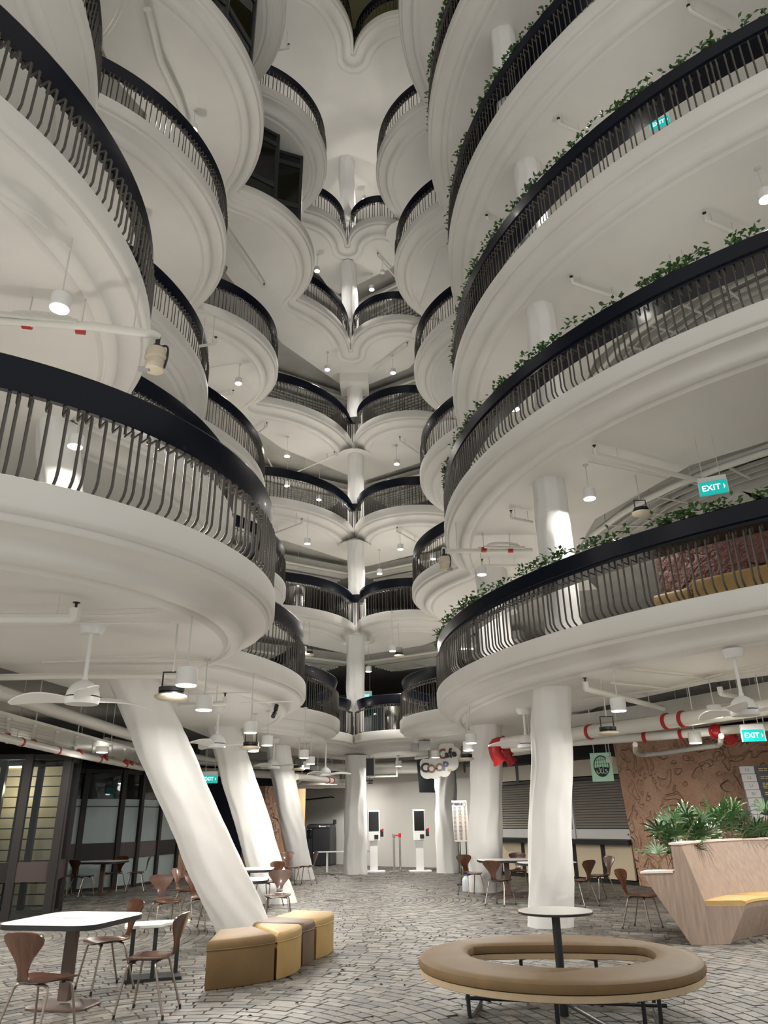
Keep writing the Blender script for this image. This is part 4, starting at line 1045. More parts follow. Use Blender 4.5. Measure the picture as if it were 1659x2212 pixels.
# ---- kiosks
def kiosk(px, py, label):
    p = at(px, py, 0); t = thing('order_kiosk', label, 'kiosk', (p.x, p.y, 0), R(6), group='self-service order kiosks')
    mb = MB(); mb.layers(rounded([(-.36, -.24), (.36, -.24), (.36, .24), (-.36, .24)], 0.03, 2), [(0, 0), (0, 0.035), (0.01, 0.045)]); mk('base_plate', mb, 'white', t)
    mb = MB(); mb.box((0, 0.05, 0.5), (0.25, 0.1, 0.92)); mk('stem', mb, 'white', t)
    mb = MB(); mb.layers(rounded([(-.20, -.07), (.20, -.07), (.20, .07), (-.20, .07)], 0.02, 2), [(0.01, 0.93), (0, 0.945), (0, 1.17)]); mk('printer_box', mb, 'white', t)
    mb = MB(); mb.box((0.08, -0.075, 1.05), (0.13, 0.02, 0.13)); mk('scanner_window', mb, 'black', t)
    mb = MB(); mb.layers(rounded([(-.20, -.05), (.20, -.05), (.20, .05), (-.20, .05)], 0.02, 2), [(0, 1.18), (0, 1.86), (0.012, 1.875)]); s = mk('display', mb, 'white', t)
    mb = MB(); mb.box((0, -0.052, 1.525), (0.33, 0.008, 0.60)); mk('screen', mb, 'screen', s)
    mb = MB(); mb.box((0.27, -0.02, 1.16), (0.1, 0.06, 0.22)); c = mk('card_reader', mb, 'black', t)
    mb = MB(); mb.box((0.30, -0.03, 1.25), (0.05, 0.062, 0.1)); mk('card_slot', mb, 'red', c)
kiosk(808, 1884, 'white order kiosk next to the centre column'); kiosk(908, 1883, 'white order kiosk right of the stanchions')
def stanchion(px, py, label, red):
    p = at(px, py, 0); t = thing('stanchion', label, 'stanchion', (p.x, p.y, 0), group='chrome queue stanchions')
    mb = MB(); mb.lathe([(0.17, 0), (0.17, 0.015), (0.15, 0.03), (0.03, 0.05)], 24); mk('base', mb, 'chrome', t, smooth=True)
    mb = MB(); mb.tube([(0, 0, 0.04), (0, 0, 1.06)], 0.032, 12); mk('post', mb, 'chrome', t, smooth=True)
    mb = MB(); mb.lathe([(0.042, 1.02), (0.045, 1.03), (0.045, 1.14), (0.035, 1.15)], 14); hd = mk('belt_head', mb, 'signred' if red else 'chrome', t, smooth=True)
    if red: mb = MB(); mb.box((-0.09, 0, 1.08), (0.14, 0.01, 0.055)); mk('belt', mb, 'signred', hd)
stanchion(852, 1885, 'left chrome stanchion with a silver head between the kiosks', False); stanchion(865, 1882, 'right chrome stanchion with a red head between the kiosks', True)
# ---- screens
t = thing('ceiling_screen', 'large dark tilted screen hanging above the right kiosk', 'screen', (1.32, 26.3, 3.05))
q = [atY(899, 1632, 26.3), atY(942, 1632, 26.3), atY(945, 1712, 25.9), atY(906, 1712, 25.9)]
mb = MB(); mb.add(q+[v+Vector((0, 0.08, 0)) for v in q], [(0, 3, 2, 1), (4, 5, 6, 7), (0, 1, 5, 4), (1, 2, 6, 5), (2, 3, 7, 6), (3, 0, 4, 7)]); mk('display', mb, 'screen', t, world=True)
mb = MB(); m_ = (q[0]+q[1])/2; mb.tube([m_, (m_.x, m_.y, ZT[1]-0.13)], 0.03, 8); mk('bracket', mb, 'black', t, world=True)
a = atY(798, 1657, 25.8); t = thing('wall_screen', 'small portrait screen in a white frame beside the centre column', 'screen', a)
mb = MB(); mb.box((0, 0, 0), (0.36, 0.06, 0.62)); mk('frame', mb, 'service', t)
mb = MB(); mb.box((0, -0.035, 0), (0.29, 0.01, 0.54)); mk('display', mb, 'screen', t)
mb = MB(); mb.tube([(0, 0.02, 0.3), (0, 0.02, ZT[1]-0.13-a.z)], 0.025, 6); mk('bracket', mb, 'service', t)
mb = MB(); mb.box((0, 0.05, -0.42), (0.22, 0.12, 0.05)); mb.box((0.02, 0.05, -0.50), (0.16, 0.1, 0.04)); mb.tube([(0, 0.05, -0.3), (0, 0.05, -0.5)], 0.015, 6); mk('cable_box', mb, 'black', t)
# ---- cafe sign
a = atY(950, 1648, 22.0)
t = thing('cafe_sign', 'white cloud shaped cafe sign with letters hanging from the ceiling', 'sign', a, R(-8))
cloud = []
lob = [(-0.36, -0.22, 0.20), (-0.14, -0.26, 0.17), (0.12, -0.2, 0.18), (0.33, -0.02, 0.2), (0.42, 0.25, 0.17), (0.30, 0.42, 0.13), (0.13, 0.40, 0.14), (-0.02, 0.18, 0.14), (-0.2, 0.02, 0.15), (-0.42, -0.02, 0.15)]
for i in range(72):
    th = 2*math.pi*i/72; d = Vector((math.cos(th), math.sin(th))); best = 0.05
    for x, y, r in lob:
        b = d.x*x+d.y*y; disc = b*b-(x*x+y*y-r*r)
        if disc > 0: best = max(best, b+math.sqrt(disc))
    cloud.append((d.x*best, d.y*best))
def plate(poly, th, y0=0.0):       # polygon in x-z standing plate facing -y
    mb = MB(); n = len(poly)
    mb.add([(x, y0, z) for x, z in poly]+[(x, y0+th, z) for x, z in poly], [tuple(range(n)), tuple(reversed(range(n, 2*n)))]+[(k, n+k, n+(k+1) % n, (k+1) % n) for k in range(n)])
    return mb
mk('cloud_board', plate(cloud, 0.07), 'tabletop', t)
for ch, x, z, s, m, tl in (('C', -0.42, -0.13, 0.34, 'black', 0), ('O', -0.24, -0.16, 0.30, 'copper', 0), ('-', -0.11, -0.14, 0.2, 'black', 0), ('O', -0.01, -0.13, 0.28, 'copper', 0), ('P', 0.16, -0.10, 0.32, 'bluelet', 0),
                           ('C', 0.08, 0.22, 0.36, 'copper', 12), ('a', 0.21, 0.22, 0.26, 'black', 12), ('f', 0.31, 0.24, 0.34, 'black', 12), ('e', 0.41, 0.24, 0.26, 'black', 12)):
    text('letter', ch, s, m, t, frame((x, -0.02, z), (math.cos(R(tl)), 0, math.sin(R(tl))), (0, -1, 0)), 0.015, bold=0.012)
mb = MB(); mb.box((0.27, -0.02, -0.2), (0.12, 0.02, 0.06)); mk('small_plate', mb, 'gold', t)
mb = MB()
for x in (-0.3, 0.3): mb.tube([(x, 0.04, 0.1), (x, 0.04, ZT[1]-0.13-a.z)], 0.012, 6)
mk('suspension', mb, 'black', t)
# spotlight pair above the sign and camera on the left plate edge
def spot(name, label, p, zc, m='greyplate'):
    t = thing(name, label, 'spotlight', p)
    mb = MB(); mb.box((0, 0, 0), (0.3, 0.14, 0.24), m=Matrix.Rotation(R(20), 3, 'X')); mk('head', mb, m, t)
    mb = MB(); mb.box((-0.26, -0.02, -0.06), (0.18, 0.12, 0.2), m=Matrix.Rotation(R(35), 3, 'Z')); mk('second_head', mb, m, t)
    mb = MB(); mb.tube([(0, 0, 0.08), (0, 0, zc-p[2])], 0.015, 6); mk('bracket', mb, 'black', t)
p = Vector((0.98, 20.7, ZB[1]-0.14)); spot('spotlight', 'grey twin spotlight under the second right tower', p, ZB[1])
p = at(606, 1541, ZB[1]-0.12); p.x -= 0.12
t = thing('security_camera', 'black and white twin security camera on the left soffit edge', 'camera', p)
mb = MB(); mb.box((0, 0, 0.06), (0.12, 0.1, 0.1)); mb.tube([(0, 0, 0.1), (0, 0, 0.16)], 0.03, 8); mk('mount', mb, 'white', t)
for s in (-1, 1):
    mb = MB(); mb.tube([(0.02, 0, 0.03), (0.03+0.03*s, -0.12, 0.03+s*0.10)], 0.04, 10); mk('camera_head', mb, 'black', t, smooth=True)
# ---- menu stand and bottle
p = at(1003, 1912, 0); t = thing('menu_stand', 'tall curved menu board on thin black legs', 'menu board', (p.x, p.y, 0), R(-6))
b0 = atY(990, 1729, p.y).z; b1 = atY(990, 1818, p.y).z
mb = MB(); n = 8; V = []
for i in range(n+1):
    f = i/n; y = -0.06*math.sin(math.pi*f)
    for x in (-0.2, 0.2): V += [(x+0.03*f-0.03, y, b0+(b1-b0)*f), (x+0.03*f-0.03, y+0.02, b0+(b1-b0)*f)]
Fc = []
for i in range(n):
    a = i*4; c = a+4; Fc += [(a, c, c+2, a+2), (a+1, a+3, c+3, c+1), (a, a+1, c+1, c), (a+2, c+2, c+3, a+3)]
mb.add(V, Fc); pnl = mk('panel', mb, 'paper', t, smooth=True)
text('heading', 'menu', 0.13, 'ink', pnl, frame((-0.1, -0.03, b0-0.08), (1, 0, 0), (0, -1, 0)), 0.002, bold=0.004)
mb = MB(); mb.tube([(0.10+0.035*math.cos(a*0.7), -0.03, b0-0.10+0.06*math.sin(a*0.7)) for a in range(10)], 0.004, 4); mk('emblem', mb, 'ink', pnl)
mb = MB(); mb2 = MB()
for i in range(26):
    f = 0.17+i*0.031; z = b0+(b1-b0)*f; y = -0.06*math.sin(math.pi*f)-0.004
    for x, w in ((-0.14, 0.07), (0.0, 0.10*random.uniform(0.5, 1)), (0.13, 0.04)):
        (mb2 if 8 <= i <= 11 and x > -0.1 else mb).box((x-0.02, y, z), (w, 0.003, 0.010))
mk('printed_lines', mb, 'ink', pnl); mk('red_lines', mb2, 'pinkink', pnl)
for x in (-0.06, 0.10):
    mb = MB(); mb.tube([(x, 0.02, 0.0), (x, 0.02, b1+0.1)], 0.014, 8); mk('leg', mb, 'black', t)
mb = MB(); mb.box((0.02, 0.05, 0.015), (0.4, 0.3, 0.03)); mk('foot_plate', mb, 'black', t)
p = at(1008, 1926, 0); t = thing('water_bottle', 'milky plastic water bottle with blue cap beside the menu legs', 'bottle', (p.x, p.y, 0))
mb = MB(); mb.lathe([(0.085, 0), (0.095, 0.02), (0.095, 0.24), (0.07, 0.29), (0.03, 0.32), (0.03, 0.335)], 18); mk('body', mb, 'bottle', t, smooth=True)
mb = MB(); mb.lathe([(0.034, 0.335), (0.034, 0.37)], 14); mk('cap', mb, 'bluecap', t)
# ---- dark pillar end and lit box frames left of the shutters
wall('wall_cafe_end', 'white end wall of the cafe counter', [(2.75, 25.6), (3.0, 25.3)], 3.3, 'wallwhite')
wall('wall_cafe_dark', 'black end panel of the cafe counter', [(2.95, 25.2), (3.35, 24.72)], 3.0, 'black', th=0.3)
# ---- shutter front
A0 = Vector((3.40, 24.62)); A1 = Vector((6.15, 20.35)); dA = (A1-A0); LA = dA.length; rzA = math.atan2(dA.y, dA.x)
t = thing('shutter_counter', 'closed cafe counter with grey roller shutters and cream panels', 'counter', (A0.x, A0.y, 0), rzA)
# local frame: x along the counter, outward (customer) side is -y
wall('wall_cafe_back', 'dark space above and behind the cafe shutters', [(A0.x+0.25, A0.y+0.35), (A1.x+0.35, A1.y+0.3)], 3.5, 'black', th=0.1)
def lb(nm, x0, x1, z0, z1, y, th, m, par=t):
    mb = MB(); mb.box(((x0+x1)/2, y, (z0+z1)/2), (x1-x0, th, z1-z0)); return mk(nm, mb, m, par)
HS0, HS1, HB = 1.62-0.28, 2.62, 0.98
lb('counter_top', 0, LA, 0.90, 1.02, -0.08, 0.34, 'black')
lb('plinth', 0, LA, 0, 0.08, 0.0, 0.1, 'black')
npan = 5
for i in range(npan):
    x0 = LA*i/npan; x1 = LA*(i+1)/npan
    lb('counter_panel', x0+0.07, x1-0.07, 0.10, 0.90, -0.03, 0.06, 'cream'); lb('counter_frame', x0-0.07 if i else 0, x0+0.07, 0.05, 0.90, 0.0, 0.14, 'black')
    lb('fascia_panel', x0+0.05, x1-0.05, 2.60, 3.02, -0.03, 0.06, 'creamgrey'); lb('fascia_frame', x0-0.06 if i else 0, x0+0.06, 2.55, 3.08, 0.0, 0.13, 'black')
lb('fascia_beam', 0, LA, 2.50, 2.57, -0.02, 0.16, 'black'); lb('fascia_rail', 0, LA, 3.02, 3.08, 0.0, 0.12, 'black')
bays = [(0.05, LA*0.30), (LA*0.315, LA*0.60), (LA*0.615, LA-0.02)]
for x0, x1 in bays:
    sh = lb('roller_shutter', x0, x1, 1.02, 2.50, 0.065, 0.03, 'blacksteel'); n = 18
    for k in range(n):
        z = 1.28+k*(1.2/n)
        mb = MB(); h_ = 1.2/n; mb.add([(x0, 0.045, z+h_), (x1, 0.045, z+h_), (x1, 0.01, z+0.016), (x0, 0.01, z+0.016), (x1, 0.045, z+0.008), (x0, 0.045, z+0.008)], [(3, 2, 1, 0), (5, 4, 2, 3)]); mk('slat', mb, 'shutter', sh)
    lb('bottom_bar', x0, x1, 1.03, 1.27, 0.03, 0.05, 'shutterbar', sh)
    mb = MB(); mb.lathe([(0.02, -0.01), (0.02, 0.01)], 10, o=(x1-0.15, 0.0, 1.14), m=Matrix.Rotation(R(90), 3, 'X')); mk('lock', mb, 'black', sh)
    lb('guide_rail', x1, x1+0.06, 1.02, 2.55, 0.02, 0.09, 'shutterbar')
# small framed lit boxes high at the counter's left end
for i, (x, w, lab) in enumerate(((-0.55, 0.28, 'left'), (-0.15, 0.34, 'right'))):
    c = A0+dA.normalized()*x; tt = thing('framed_box', 'pale box in a black frame by the menu column, '+lab+' of two', 'light box', (c.x, c.y, 2.75), rzA)
    mb = MB(); mb.box((0, 0, 0), (w+0.06, 0.14, 0.56)); mk('frame', mb, 'black', tt)
    mb = MB(); mb.box((0, -0.075, 0), (w, 0.012, 0.46)); mk('panel', mb, 'creamgrey', tt)
    mb = MB(); mb.tube([(0, 0, 0.28), (0, 0, ZT[1]-0.12-2.75)], 0.02, 6); mk('hanger', mb, 'black', tt)
# ---- halal sign
cx_, cy_ = A0+dA*0.78
t = thing('halal_sign', 'mint green sign with a dark globe emblem above the shutters', 'sign', atY(1300, 1657, 19.2), rzA+R(38))
mb = MB(); mb.box((0, 0, 0), (0.50, 0.10, 0.66)); mk('box', mb, 'halalg', t)
mb = MB(); mb.tube([(0.15, 0, 0.3), (0.15, 0, ZT[1]-0.12-2.74)], 0.012, 6); mb.tube([(-0.15, 0, 0.3), (-0.15, 0, ZT[1]-0.12-2.74)], 0.012, 6); mk('suspension', mb, 'service', t)
def ring_yz(rx, rz_, w, n=36, y=-0.056, arc=(0, 360), c=(0, 0.02)):
    mb = MB(); V = []; Fc = []
    for i in range(n+1):
        a = R(arc[0]+(arc[1]-arc[0])*i/n)
        for s in (1, 0): V.append((c[0]+(rx-w*(1-s))*math.cos(a), y, c[1]+(rz_-w*(1-s))*math.sin(a)))
    for i in range(n): Fc.append((2*i, 2*i+1, 2*i+3, 2*i+2))
    mb.add(V, Fc); return mb
mk('globe_ring', ring_yz(0.19, 0.25, 0.025), 'halald', t)
mb = ring_yz(0.165, 0.225, 0.165, y=-0.054, arc=(190, 350)); mk('globe_base', mb, 'halald', t)
g = MB()
for rx in (0.0, 0.06, 0.12):
    pts = [(rx*math.cos(a), -0.055, 0.02+0.24*math.sin(a)) for a in [R(v) for v in range(-90, 91, 15)]]
    g.tube(pts, 0.004, 4); g.tube([(-x, y, z) for x, y, z in pts], 0.004, 4)
for z in (-0.04, 0.05, 0.14):
    w = 0.18*math.sqrt(max(0, 1-((z)/0.26)**2)); g.tube([(-w, -0.055, 0.02+z), (w, -0.055, 0.02+z)], 0.004, 4)
mk('globe_lines', g, 'halald', t)
g = MB()
for st in ([(0.13, -0.14), (0.10, -0.17), (0.05, -0.165), (0.03, -0.13)], [(0.03, -0.02), (0.03, -0.16)], [(0.03, -0.16), (-0.02, -0.17), (-0.06, -0.03)], [(-0.01, -0.05), (-0.05, -0.17), (-0.12, -0.16), (-0.12, -0.10)], [(0.12, -0.09), (0.07, -0.08), (0.10, -0.12), (0.14, -0.13)]):
    g.tube(smoothpath([(x, -0.062, z+0.02) for x, z in st], 2), 0.010, 5)
mk('script', g, 'white', t)
p = at(1318, 1640, 2.75)
t = thing('ceiling_camera', 'small grey camera hanging right of the mint green sign', 'camera', p)
mb = MB(); mb.lathe([(0.05, -0.08), (0.08, -0.03), (0.09, 0.0), (0.09, 0.05), (0.02, 0.06)], 16); mk('dome', mb, 'service', t, smooth=True)
mb = MB(); mb.tube([(0, 0, 0.05), (0, 0, ceil_z(p, 1)-2.75)], 0.012, 6); mk('rod', mb, 'service', t)
# ---- carved terracotta wall and directory at right
RW = cm([(6.12, 20.30), (6.45, 19.2), (7.5, 18.2), (9.2, 17.7), (12.5, 17.6)], 2)
wall('wall_relief_right', 'carved terracotta wall right of the shutters', [(a[0], a[1]) for a in RW], 3.45, 'terra', lean=(-0.22, 0.0), th=0.2)
t0 = atY(1603, 1655, 17.0); D0 = atY(1632, 1795, 17.0)
t = thing('directory_board', 'floor directory with white level tags and navy name strips', 'sign', (D0.x, 17.0, D0.z), R(-4))
rows = ['L3', 'L2', 'L1', 'B1', 'B2', 'B3', 'B4', 'B5']; hh = (t0.z-D0.z)/8
for i, s in enumerate(rows):
    z = (t0.z-D0.z)-(i+0.5)*hh; lx = -0.0+0.04*(-(7-i))*0.35
    mb = MB(); mb.box((0.16+lx, 0, z), (0.30, 0.03, hh*0.93)); tg = mk('level_tag', mb, 'signred' if s == 'B5' else 'white', t)
    text('level_text', s, hh*0.55, 'white' if s == 'B5' else 'greyplate', tg, frame((0.16+lx, -0.018, z), (1, 0, 0), (0, -1, 0)), 0.001)
    mb = MB(); mb.box((0.80+lx, 0.004, z), (0.96, 0.03, hh*0.97)); st = mk('name_strip', mb, 'navy', t)
    mb = MB()
    for r in range(2 if s not in ('L1',) else 4):
        x = 0.40
        zz = z+hh*0.15-r*hh*0.24 if s != 'L1' else z+hh*0.3-r*hh*0.2
        while x < 1.0:
            w = random.uniform(0.04, 0.1); mb.box((x+w/2+lx, -0.012, zz), (w, 0.004, hh*0.10)); x += w+0.02
    mk('name_print', mb, 'gold', st)
mb = MB(); mb.box((0.55, 0.05, (t0.z-D0.z)/2), (1.2, 0.06, t0.z-D0.z)); mk('back_plate', mb, 'greyplate', t)
mb = MB(); mb.tube([(0.2, 0.08, 0.4), (0.2, 0.9, 0.4)], 0.03, 6); mb.tube([(0.9, 0.08, 0.4), (0.9, 0.9, 0.4)], 0.03, 6); mb.tube([(0.2, 0.08, 0), (0.2, 0.08, -D0.z)], 0.03, 6); mk('standoff', mb, 'greyplate', t)

# ---- first floor right: carved wall and sofa behind the planter rail
x, y, r = LOBES[1]['G']
th0 = math.atan2(at(1292, 1338, ZT[1]).y-y, at(1292, 1338, ZT[1]).x-x) % (2*math.pi)
WR = [(x+(r-1.78)*math.cos(th0+i*0.06), y+(r-1.78)*math.sin(th0+i*0.06)) for i in range(14)]
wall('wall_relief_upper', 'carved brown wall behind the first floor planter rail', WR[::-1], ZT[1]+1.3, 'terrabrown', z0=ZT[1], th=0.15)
for j, (a, b, lab) in enumerate(((0.03, 0.09, 'short end'), (0.10, 0.36, 'middle'), (0.37, 0.62, 'right'))):
    arc = (x, y, r, th0+a, th0+b); zz = ZT[1]
    s = thing('lounge_sofa', 'tan leather curved sofa back behind the first floor rail, '+lab+' section', 'sofa', (x+(r-1.1)*math.cos(th0+a), y+(r-1.1)*math.sin(th0+a), zz), group='first floor curved sofa sections')
    mk('seat_block', sweep([(1.13, zz+0.02), (1.13, zz+0.36), (1.16, zz+0.40), (1.56, zz+0.40), (1.60, zz+0.36), (1.60, zz+0.02)], arc), 'brownleather', s, smooth=True, world=True)
    mk('backrest', sweep([(1.0, zz+0.02), (1.0, zz+0.48-0.08*(j == 0)), (1.03, zz+0.52-0.08*(j == 0)), (1.10, zz+0.52-0.08*(j == 0)), (1.125, zz+0.48-0.08*(j == 0)), (1.125, zz+0.02)], arc), 'tan', s, smooth=True, world=True)
# ---- glazed rooms on the fifth floor
def glassroom(label, pts, lv):
    h = ZB[lv+1]-ZT[lv]-0.0; t = thing('glass_room', label, 'glass room', (pts[0][0], pts[0][1], ZT[lv]))
    for p in pts:
        mb = MB(); mb.box((p[0], p[1], ZT[lv]+h/2), (0.10, 0.10, h)); mk('post', mb, 'blacksteel', t, world=True)
    for p, q in zip(pts, pts[1:]):
        a = Vector(p); b = Vector(q); d = b-a; rz = math.atan2(d.y, d.x); c = (a+b)/2
        for z0, z1 in ((0, 0.12), (0.75, 0.92), (2.45, 2.62), (h-0.1, h)):
            mb = MB(); mb.box((c.x, c.y, ZT[lv]+(z0+z1)/2), (d.length-0.1, 0.08, z1-z0), rz); mk('rail', mb, 'blacksteel', t, world=True)
        for z0, z1 in ((0.12, 0.75), (0.92, 2.45), (2.62, h-0.1)):
            mb = MB(); mb.box((c.x, c.y, ZT[lv]+(z0+z1)/2), (d.length-0.1, 0.015, z1-z0), rz); mk('pane', mb, 'glass', t, world=True)
def inset(px, py, lv, k, d):
    p = at(px, py, ZT[lv]); cx, cy, _ = LOBES[lv][k]; v = Vector((cx-p.x, cy-p.y)).normalized(); return (p.x+v.x*d, p.y+v.y*d)
glassroom('black framed glass room on the third left tower, fifth floor', [inset(525, 400, 5, 'C', 0.25), inset(607, 437, 5, 'C', 0.3), inset(623, 452, 5, 'C', 0.75), inset(656, 489, 5, 'C', 0.16), (-4.6, 19.8)], 5)
glassroom('black framed glass room on the second left tower, fifth floor', [inset(440, -20, 5, 'B', 0.3), inset(500, 55, 5, 'B', 0.2), inset(552, 150, 5, 'B', 0.15), inset(560, 178, 5, 'B', 0.6), (-5.2, 14.2)], 5)
for c_, l_, a_, w_ in (((-8.2, 13.2), 3.4, 60, 'second'), ((-6.2, 19.3), 1.6, 70, 'third')):
    mb = MB(); mb.box((c_[0], c_[1], ZT[5]+1.5), (l_, 0.2, 3.0), R(a_)); tag(mk('room_partition', mb, 'charcoal'), 'dark partition inside the glass room of the %s left tower' % w_, 'partition')
# ---- dark fronts deep inside the lower floors
for lv, m_, wdt in ((1, 'black', 9.5), (2, 'black', 9.5), (3, 'charcoal', 8)):
    t = thing('dark_shopfront', 'dark glazed front deep behind the %s floor rear rail' % FLOORWORD[lv], 'glass wall', (-1.0, 31.2, ZT[lv]), group='dark fronts on the rear floors')
    H_ = ZB[lv+1]-ZT[lv]
    mb = MB(); mb.box((0, 0.3, H_*0.36), (wdt, 0.1, H_*0.72)); mk('back_panel', mb, m_, t)
    for i in range(7):
        xx = -wdt/2+wdt*i/6
        mb = MB(); mb.box((xx, 0, H_*0.36), (0.1, 0.12, H_*0.72)); mk('mullion', mb, 'frame', t)
        if i < 6: mb = MB(); mb.box((xx+wdt/12, 0.05, H_*0.36), (wdt/6-0.1, 0.012, H_*0.7)); mk('pane', mb, 'glass', t)
def drum(px, py, lv, label, k, d):
    p = inset(px, py, lv, k, d); t = thing('steel_drum', label, 'planter', (p[0], p[1], ZT[lv]), group='polished steel drum planters')
    mb = MB(); mb.lathe([(0.30, 0), (0.30, 0.80), (0.285, 0.82), (0.26, 0.82), (0.26, 0.7)], 24, caps=False); mk('drum', mb, 'chrome', t, smooth=True)
    mb = MB(); mb.lathe([(0.01, 0.72), (0.26, 0.72)], 20, caps=False); mk('soil', mb, 'soil', t)
drum(664, 1312, 2, 'polished steel drum behind the second floor rear left bars', 'D', 0.75)
drum(814, 1580, 1, 'polished steel drum behind the first floor rear right bars', 'E', 0.8)

# ================================================================== FURNITURE
# ---- moulded plywood chair: front towards local +y
def shell(sections, th=0.012):
    """sections: list of (y, z, half width, dish) from front to rear/top, nu points across."""
    nu = 9; V = []; secs = []
    for i, (y, z, w, dish) in enumerate(sections):
        a = Vector(sections[max(0, i-1)][:2]); b = Vector(sections[min(len(sections)-1, i+1)][:2]); d = (b-a).normalized(); nrm = Vector((0, -d.y, d.x)) if True else None
        nn = Vector((0, d.y, -d.x)).normalized()          # towards the sitter: up for the seat, forward for the back
        nn = Vector((0, d.y, -d.x))
        if nn.z < 0 and abs(d.x) > abs(d.y): nn = -nn
        row = []
        for k in range(nu):
            u = -1+2*k/(nu-1)
            row.append(Vector((u*w, y, z))+nn*dish*(u*u))
        secs.append((row, nn))
    top = [p+nn*th/2 for row, nn in secs for p in row]; bot = [p-nn*th/2 for row, nn in secs for p in row]
    m = len(secs); N = m*nu; Fc = []
    for i in range(m-1):
        for k in range(nu-1):
            a = i*nu+k; Fc.append((a, a+1, a+nu+1, a+nu)); Fc.append((N+a, N+a+nu, N+a+nu+1, N+a+1))
    for i in range(m-1):
        for k in (0, nu-1):
            a = i*nu+k; Fc.append((a, a+nu, N+a+nu, N+a) if k == 0 else (a+nu, a, N+a, N+a+nu))
    for k in range(nu-1):
        a = k; Fc.append((a+1, a, N+a, N+a+1)); a = (m-1)*nu+k; Fc.append((a, a+1, N+a+1, N+a))
    mb = MB(); mb.add(top+bot, Fc); return mb
SEAT = [(0.225, 0.435, 0.10, 0.0), (0.215, 0.442, 0.155, 0.0), (0.19, 0.449, 0.19, 0.002), (0.13, 0.454, 0.213, 0.006), (0.05, 0.452, 0.218, 0.010), (-0.03, 0.447, 0.205, 0.012), (-0.10, 0.444, 0.172, 0.012), (-0.15, 0.446, 0.13, 0.010), (-0.185, 0.455, 0.088, 0.006), (-0.205, 0.472, 0.062, 0.002)]
BACK = [(-0.205, 0.472, 0.062, 0.002), (-0.218, 0.50, 0.050, 0.0), (-0.226, 0.54, 0.050, 0.0), (-0.234, 0.58, 0.066, 0.004), (-0.246, 0.63, 0.105, 0.010), (-0.260, 0.68, 0.155, 0.018), (-0.275, 0.725, 0.192, 0.024), (-0.286, 0.755, 0.203, 0.025), (-0.295, 0.78, 0.190, 0.022), (-0.301, 0.80, 0.150, 0.015), (-0.304, 0.81, 0.09, 0.006), (-0.305, 0.813, 0.03, 0.0)]
def make_chair():
    t = thing('plywood_chair', 'chair', 'chair', group='brown moulded plywood chairs')
    mk('seat', shell(SEAT), 'walnut', t, smooth=True); mk('backrest', shell(BACK), 'walnut', t, smooth=True)
    for sx in (-1, 1):
        for sy, fy in ((1, 0.215), (-1, -0.235)):
            ky = 0.13 if sy > 0 else -0.10
            pts = smoothpath([(sx*0.03, ky*0.9, 0.428), (sx*0.13, ky, 0.426), (sx*0.165, ky*1.1, 0.415), (sx*0.178, ky*1.2, 0.37), (sx*0.215, fy, 0.012)], 2)
            mb = MB(); mb.tube(pts, 0.0105, 8); lg = mk('leg', mb, 'legmetal', t, smooth=True)
            mb = MB(); mb.tube([(sx*0.2115, fy*0.985, 0.035), (sx*0.215, fy, 0.0)], 0.0125, 8); mk('foot_cap', mb, 'black', lg, smooth=True)
    mb = MB(); mb.box((0, 0.01, 0.436), (0.15, 0.26, 0.014)); mb.box((0.11, 0.12, 0.425), (0.02, 0.03, 0.03)); mb.box((-0.11, 0.12, 0.425), (0.02, 0.03, 0.03)); mk('bracket', mb, 'black', t)
    return t
proto = None
def chair(x, y, fx, fy, label):
    global proto
    if proto is None: proto = make_chair(); c = proto
    else: c = dup(proto)
    c.location = (x, y, 0); c.rotation_euler = (0, 0, math.atan2(-fx, fy)); c['label'] = label
    return c
def chairback(px, py, fx, fy, label):
    p = at(px, py, 0.80); f = Vector((fx, fy, 0)).normalized()*0.29; return chair(p.x+f.x, p.y+f.y, fx, fy, label)
def chairpx(px, py, fx, fy, label):
    p = at(px, py, 0); return chair(p.x, p.y, fx, fy, label)
B = 'brown plywood chair '
chairback(400, 1974, -1, 0.10, B+'drawn back right of the near table, seen from its side')
chairback(299, 1946, -0.75, -0.66, B+'behind the near white table, its back toward the leaning column')
chairback(48, 2018, 0.35, 0.94, B+'at the lower left corner, seen from behind')
chair(-4.05, 7.85, 0.95, 0.3, B+'cut off by the left picture edge at the near table')
chairback(348, 1891, 0.6, -0.8, B+'facing the camera beside the low white table')
chairback(378, 1877, 0.95, -0.2, B+'behind the one by the low white table, in side view')
chairback(412, 1888, 0.85, -0.35, B+'half hidden behind the foot of the big leaning column')
chairback(606, 1881, 0.05, -1, B+'alone before the middle leaning column, facing the camera')
chairpx(578, 1958, -0.55, -0.83, B+'peeking out left of the lone one at the middle column')
chairpx(626, 1913, 0.45, -0.9, B+'before the farthest leaning column, left of a pair')
chairpx(661, 1911, -0.95, 0.25, B+'before the farthest leaning column, side view, right of a pair')
chairpx(128, 1936, 0.95, 0.1, B+'leftmost at the table by the frosted glass')
chairpx(172, 1938, 0.5, 0.86, B+'turned away at the table by the frosted glass')
chairpx(243, 1928, -0.2, -0.98, B+'facing the camera at the table by the frosted glass')
chairpx(291, 1928, -0.95, -0.2, B+'right end of the table by the frosted glass')
chair(1.82, 18.5, 0.45, -0.89, B+'behind the table by the menu column')
chairpx(1082, 1956, 0.62, 0.78, B+'in front of the table by the menu column, seen from behind')
chairpx(1122, 1927, -0.2, -0.98, B+'between table and ring bench column, facing the camera')
chairpx(1258, 1958, -0.62, 0.78, B+'right of the ring bench column, seen from behind')
chairpx(1302, 1944, -0.9, -0.3, B+'before the cream counter panels, turned left')
chairpx(1390, 2006, 0.62, -0.55, B+'alone left of the planter bench')

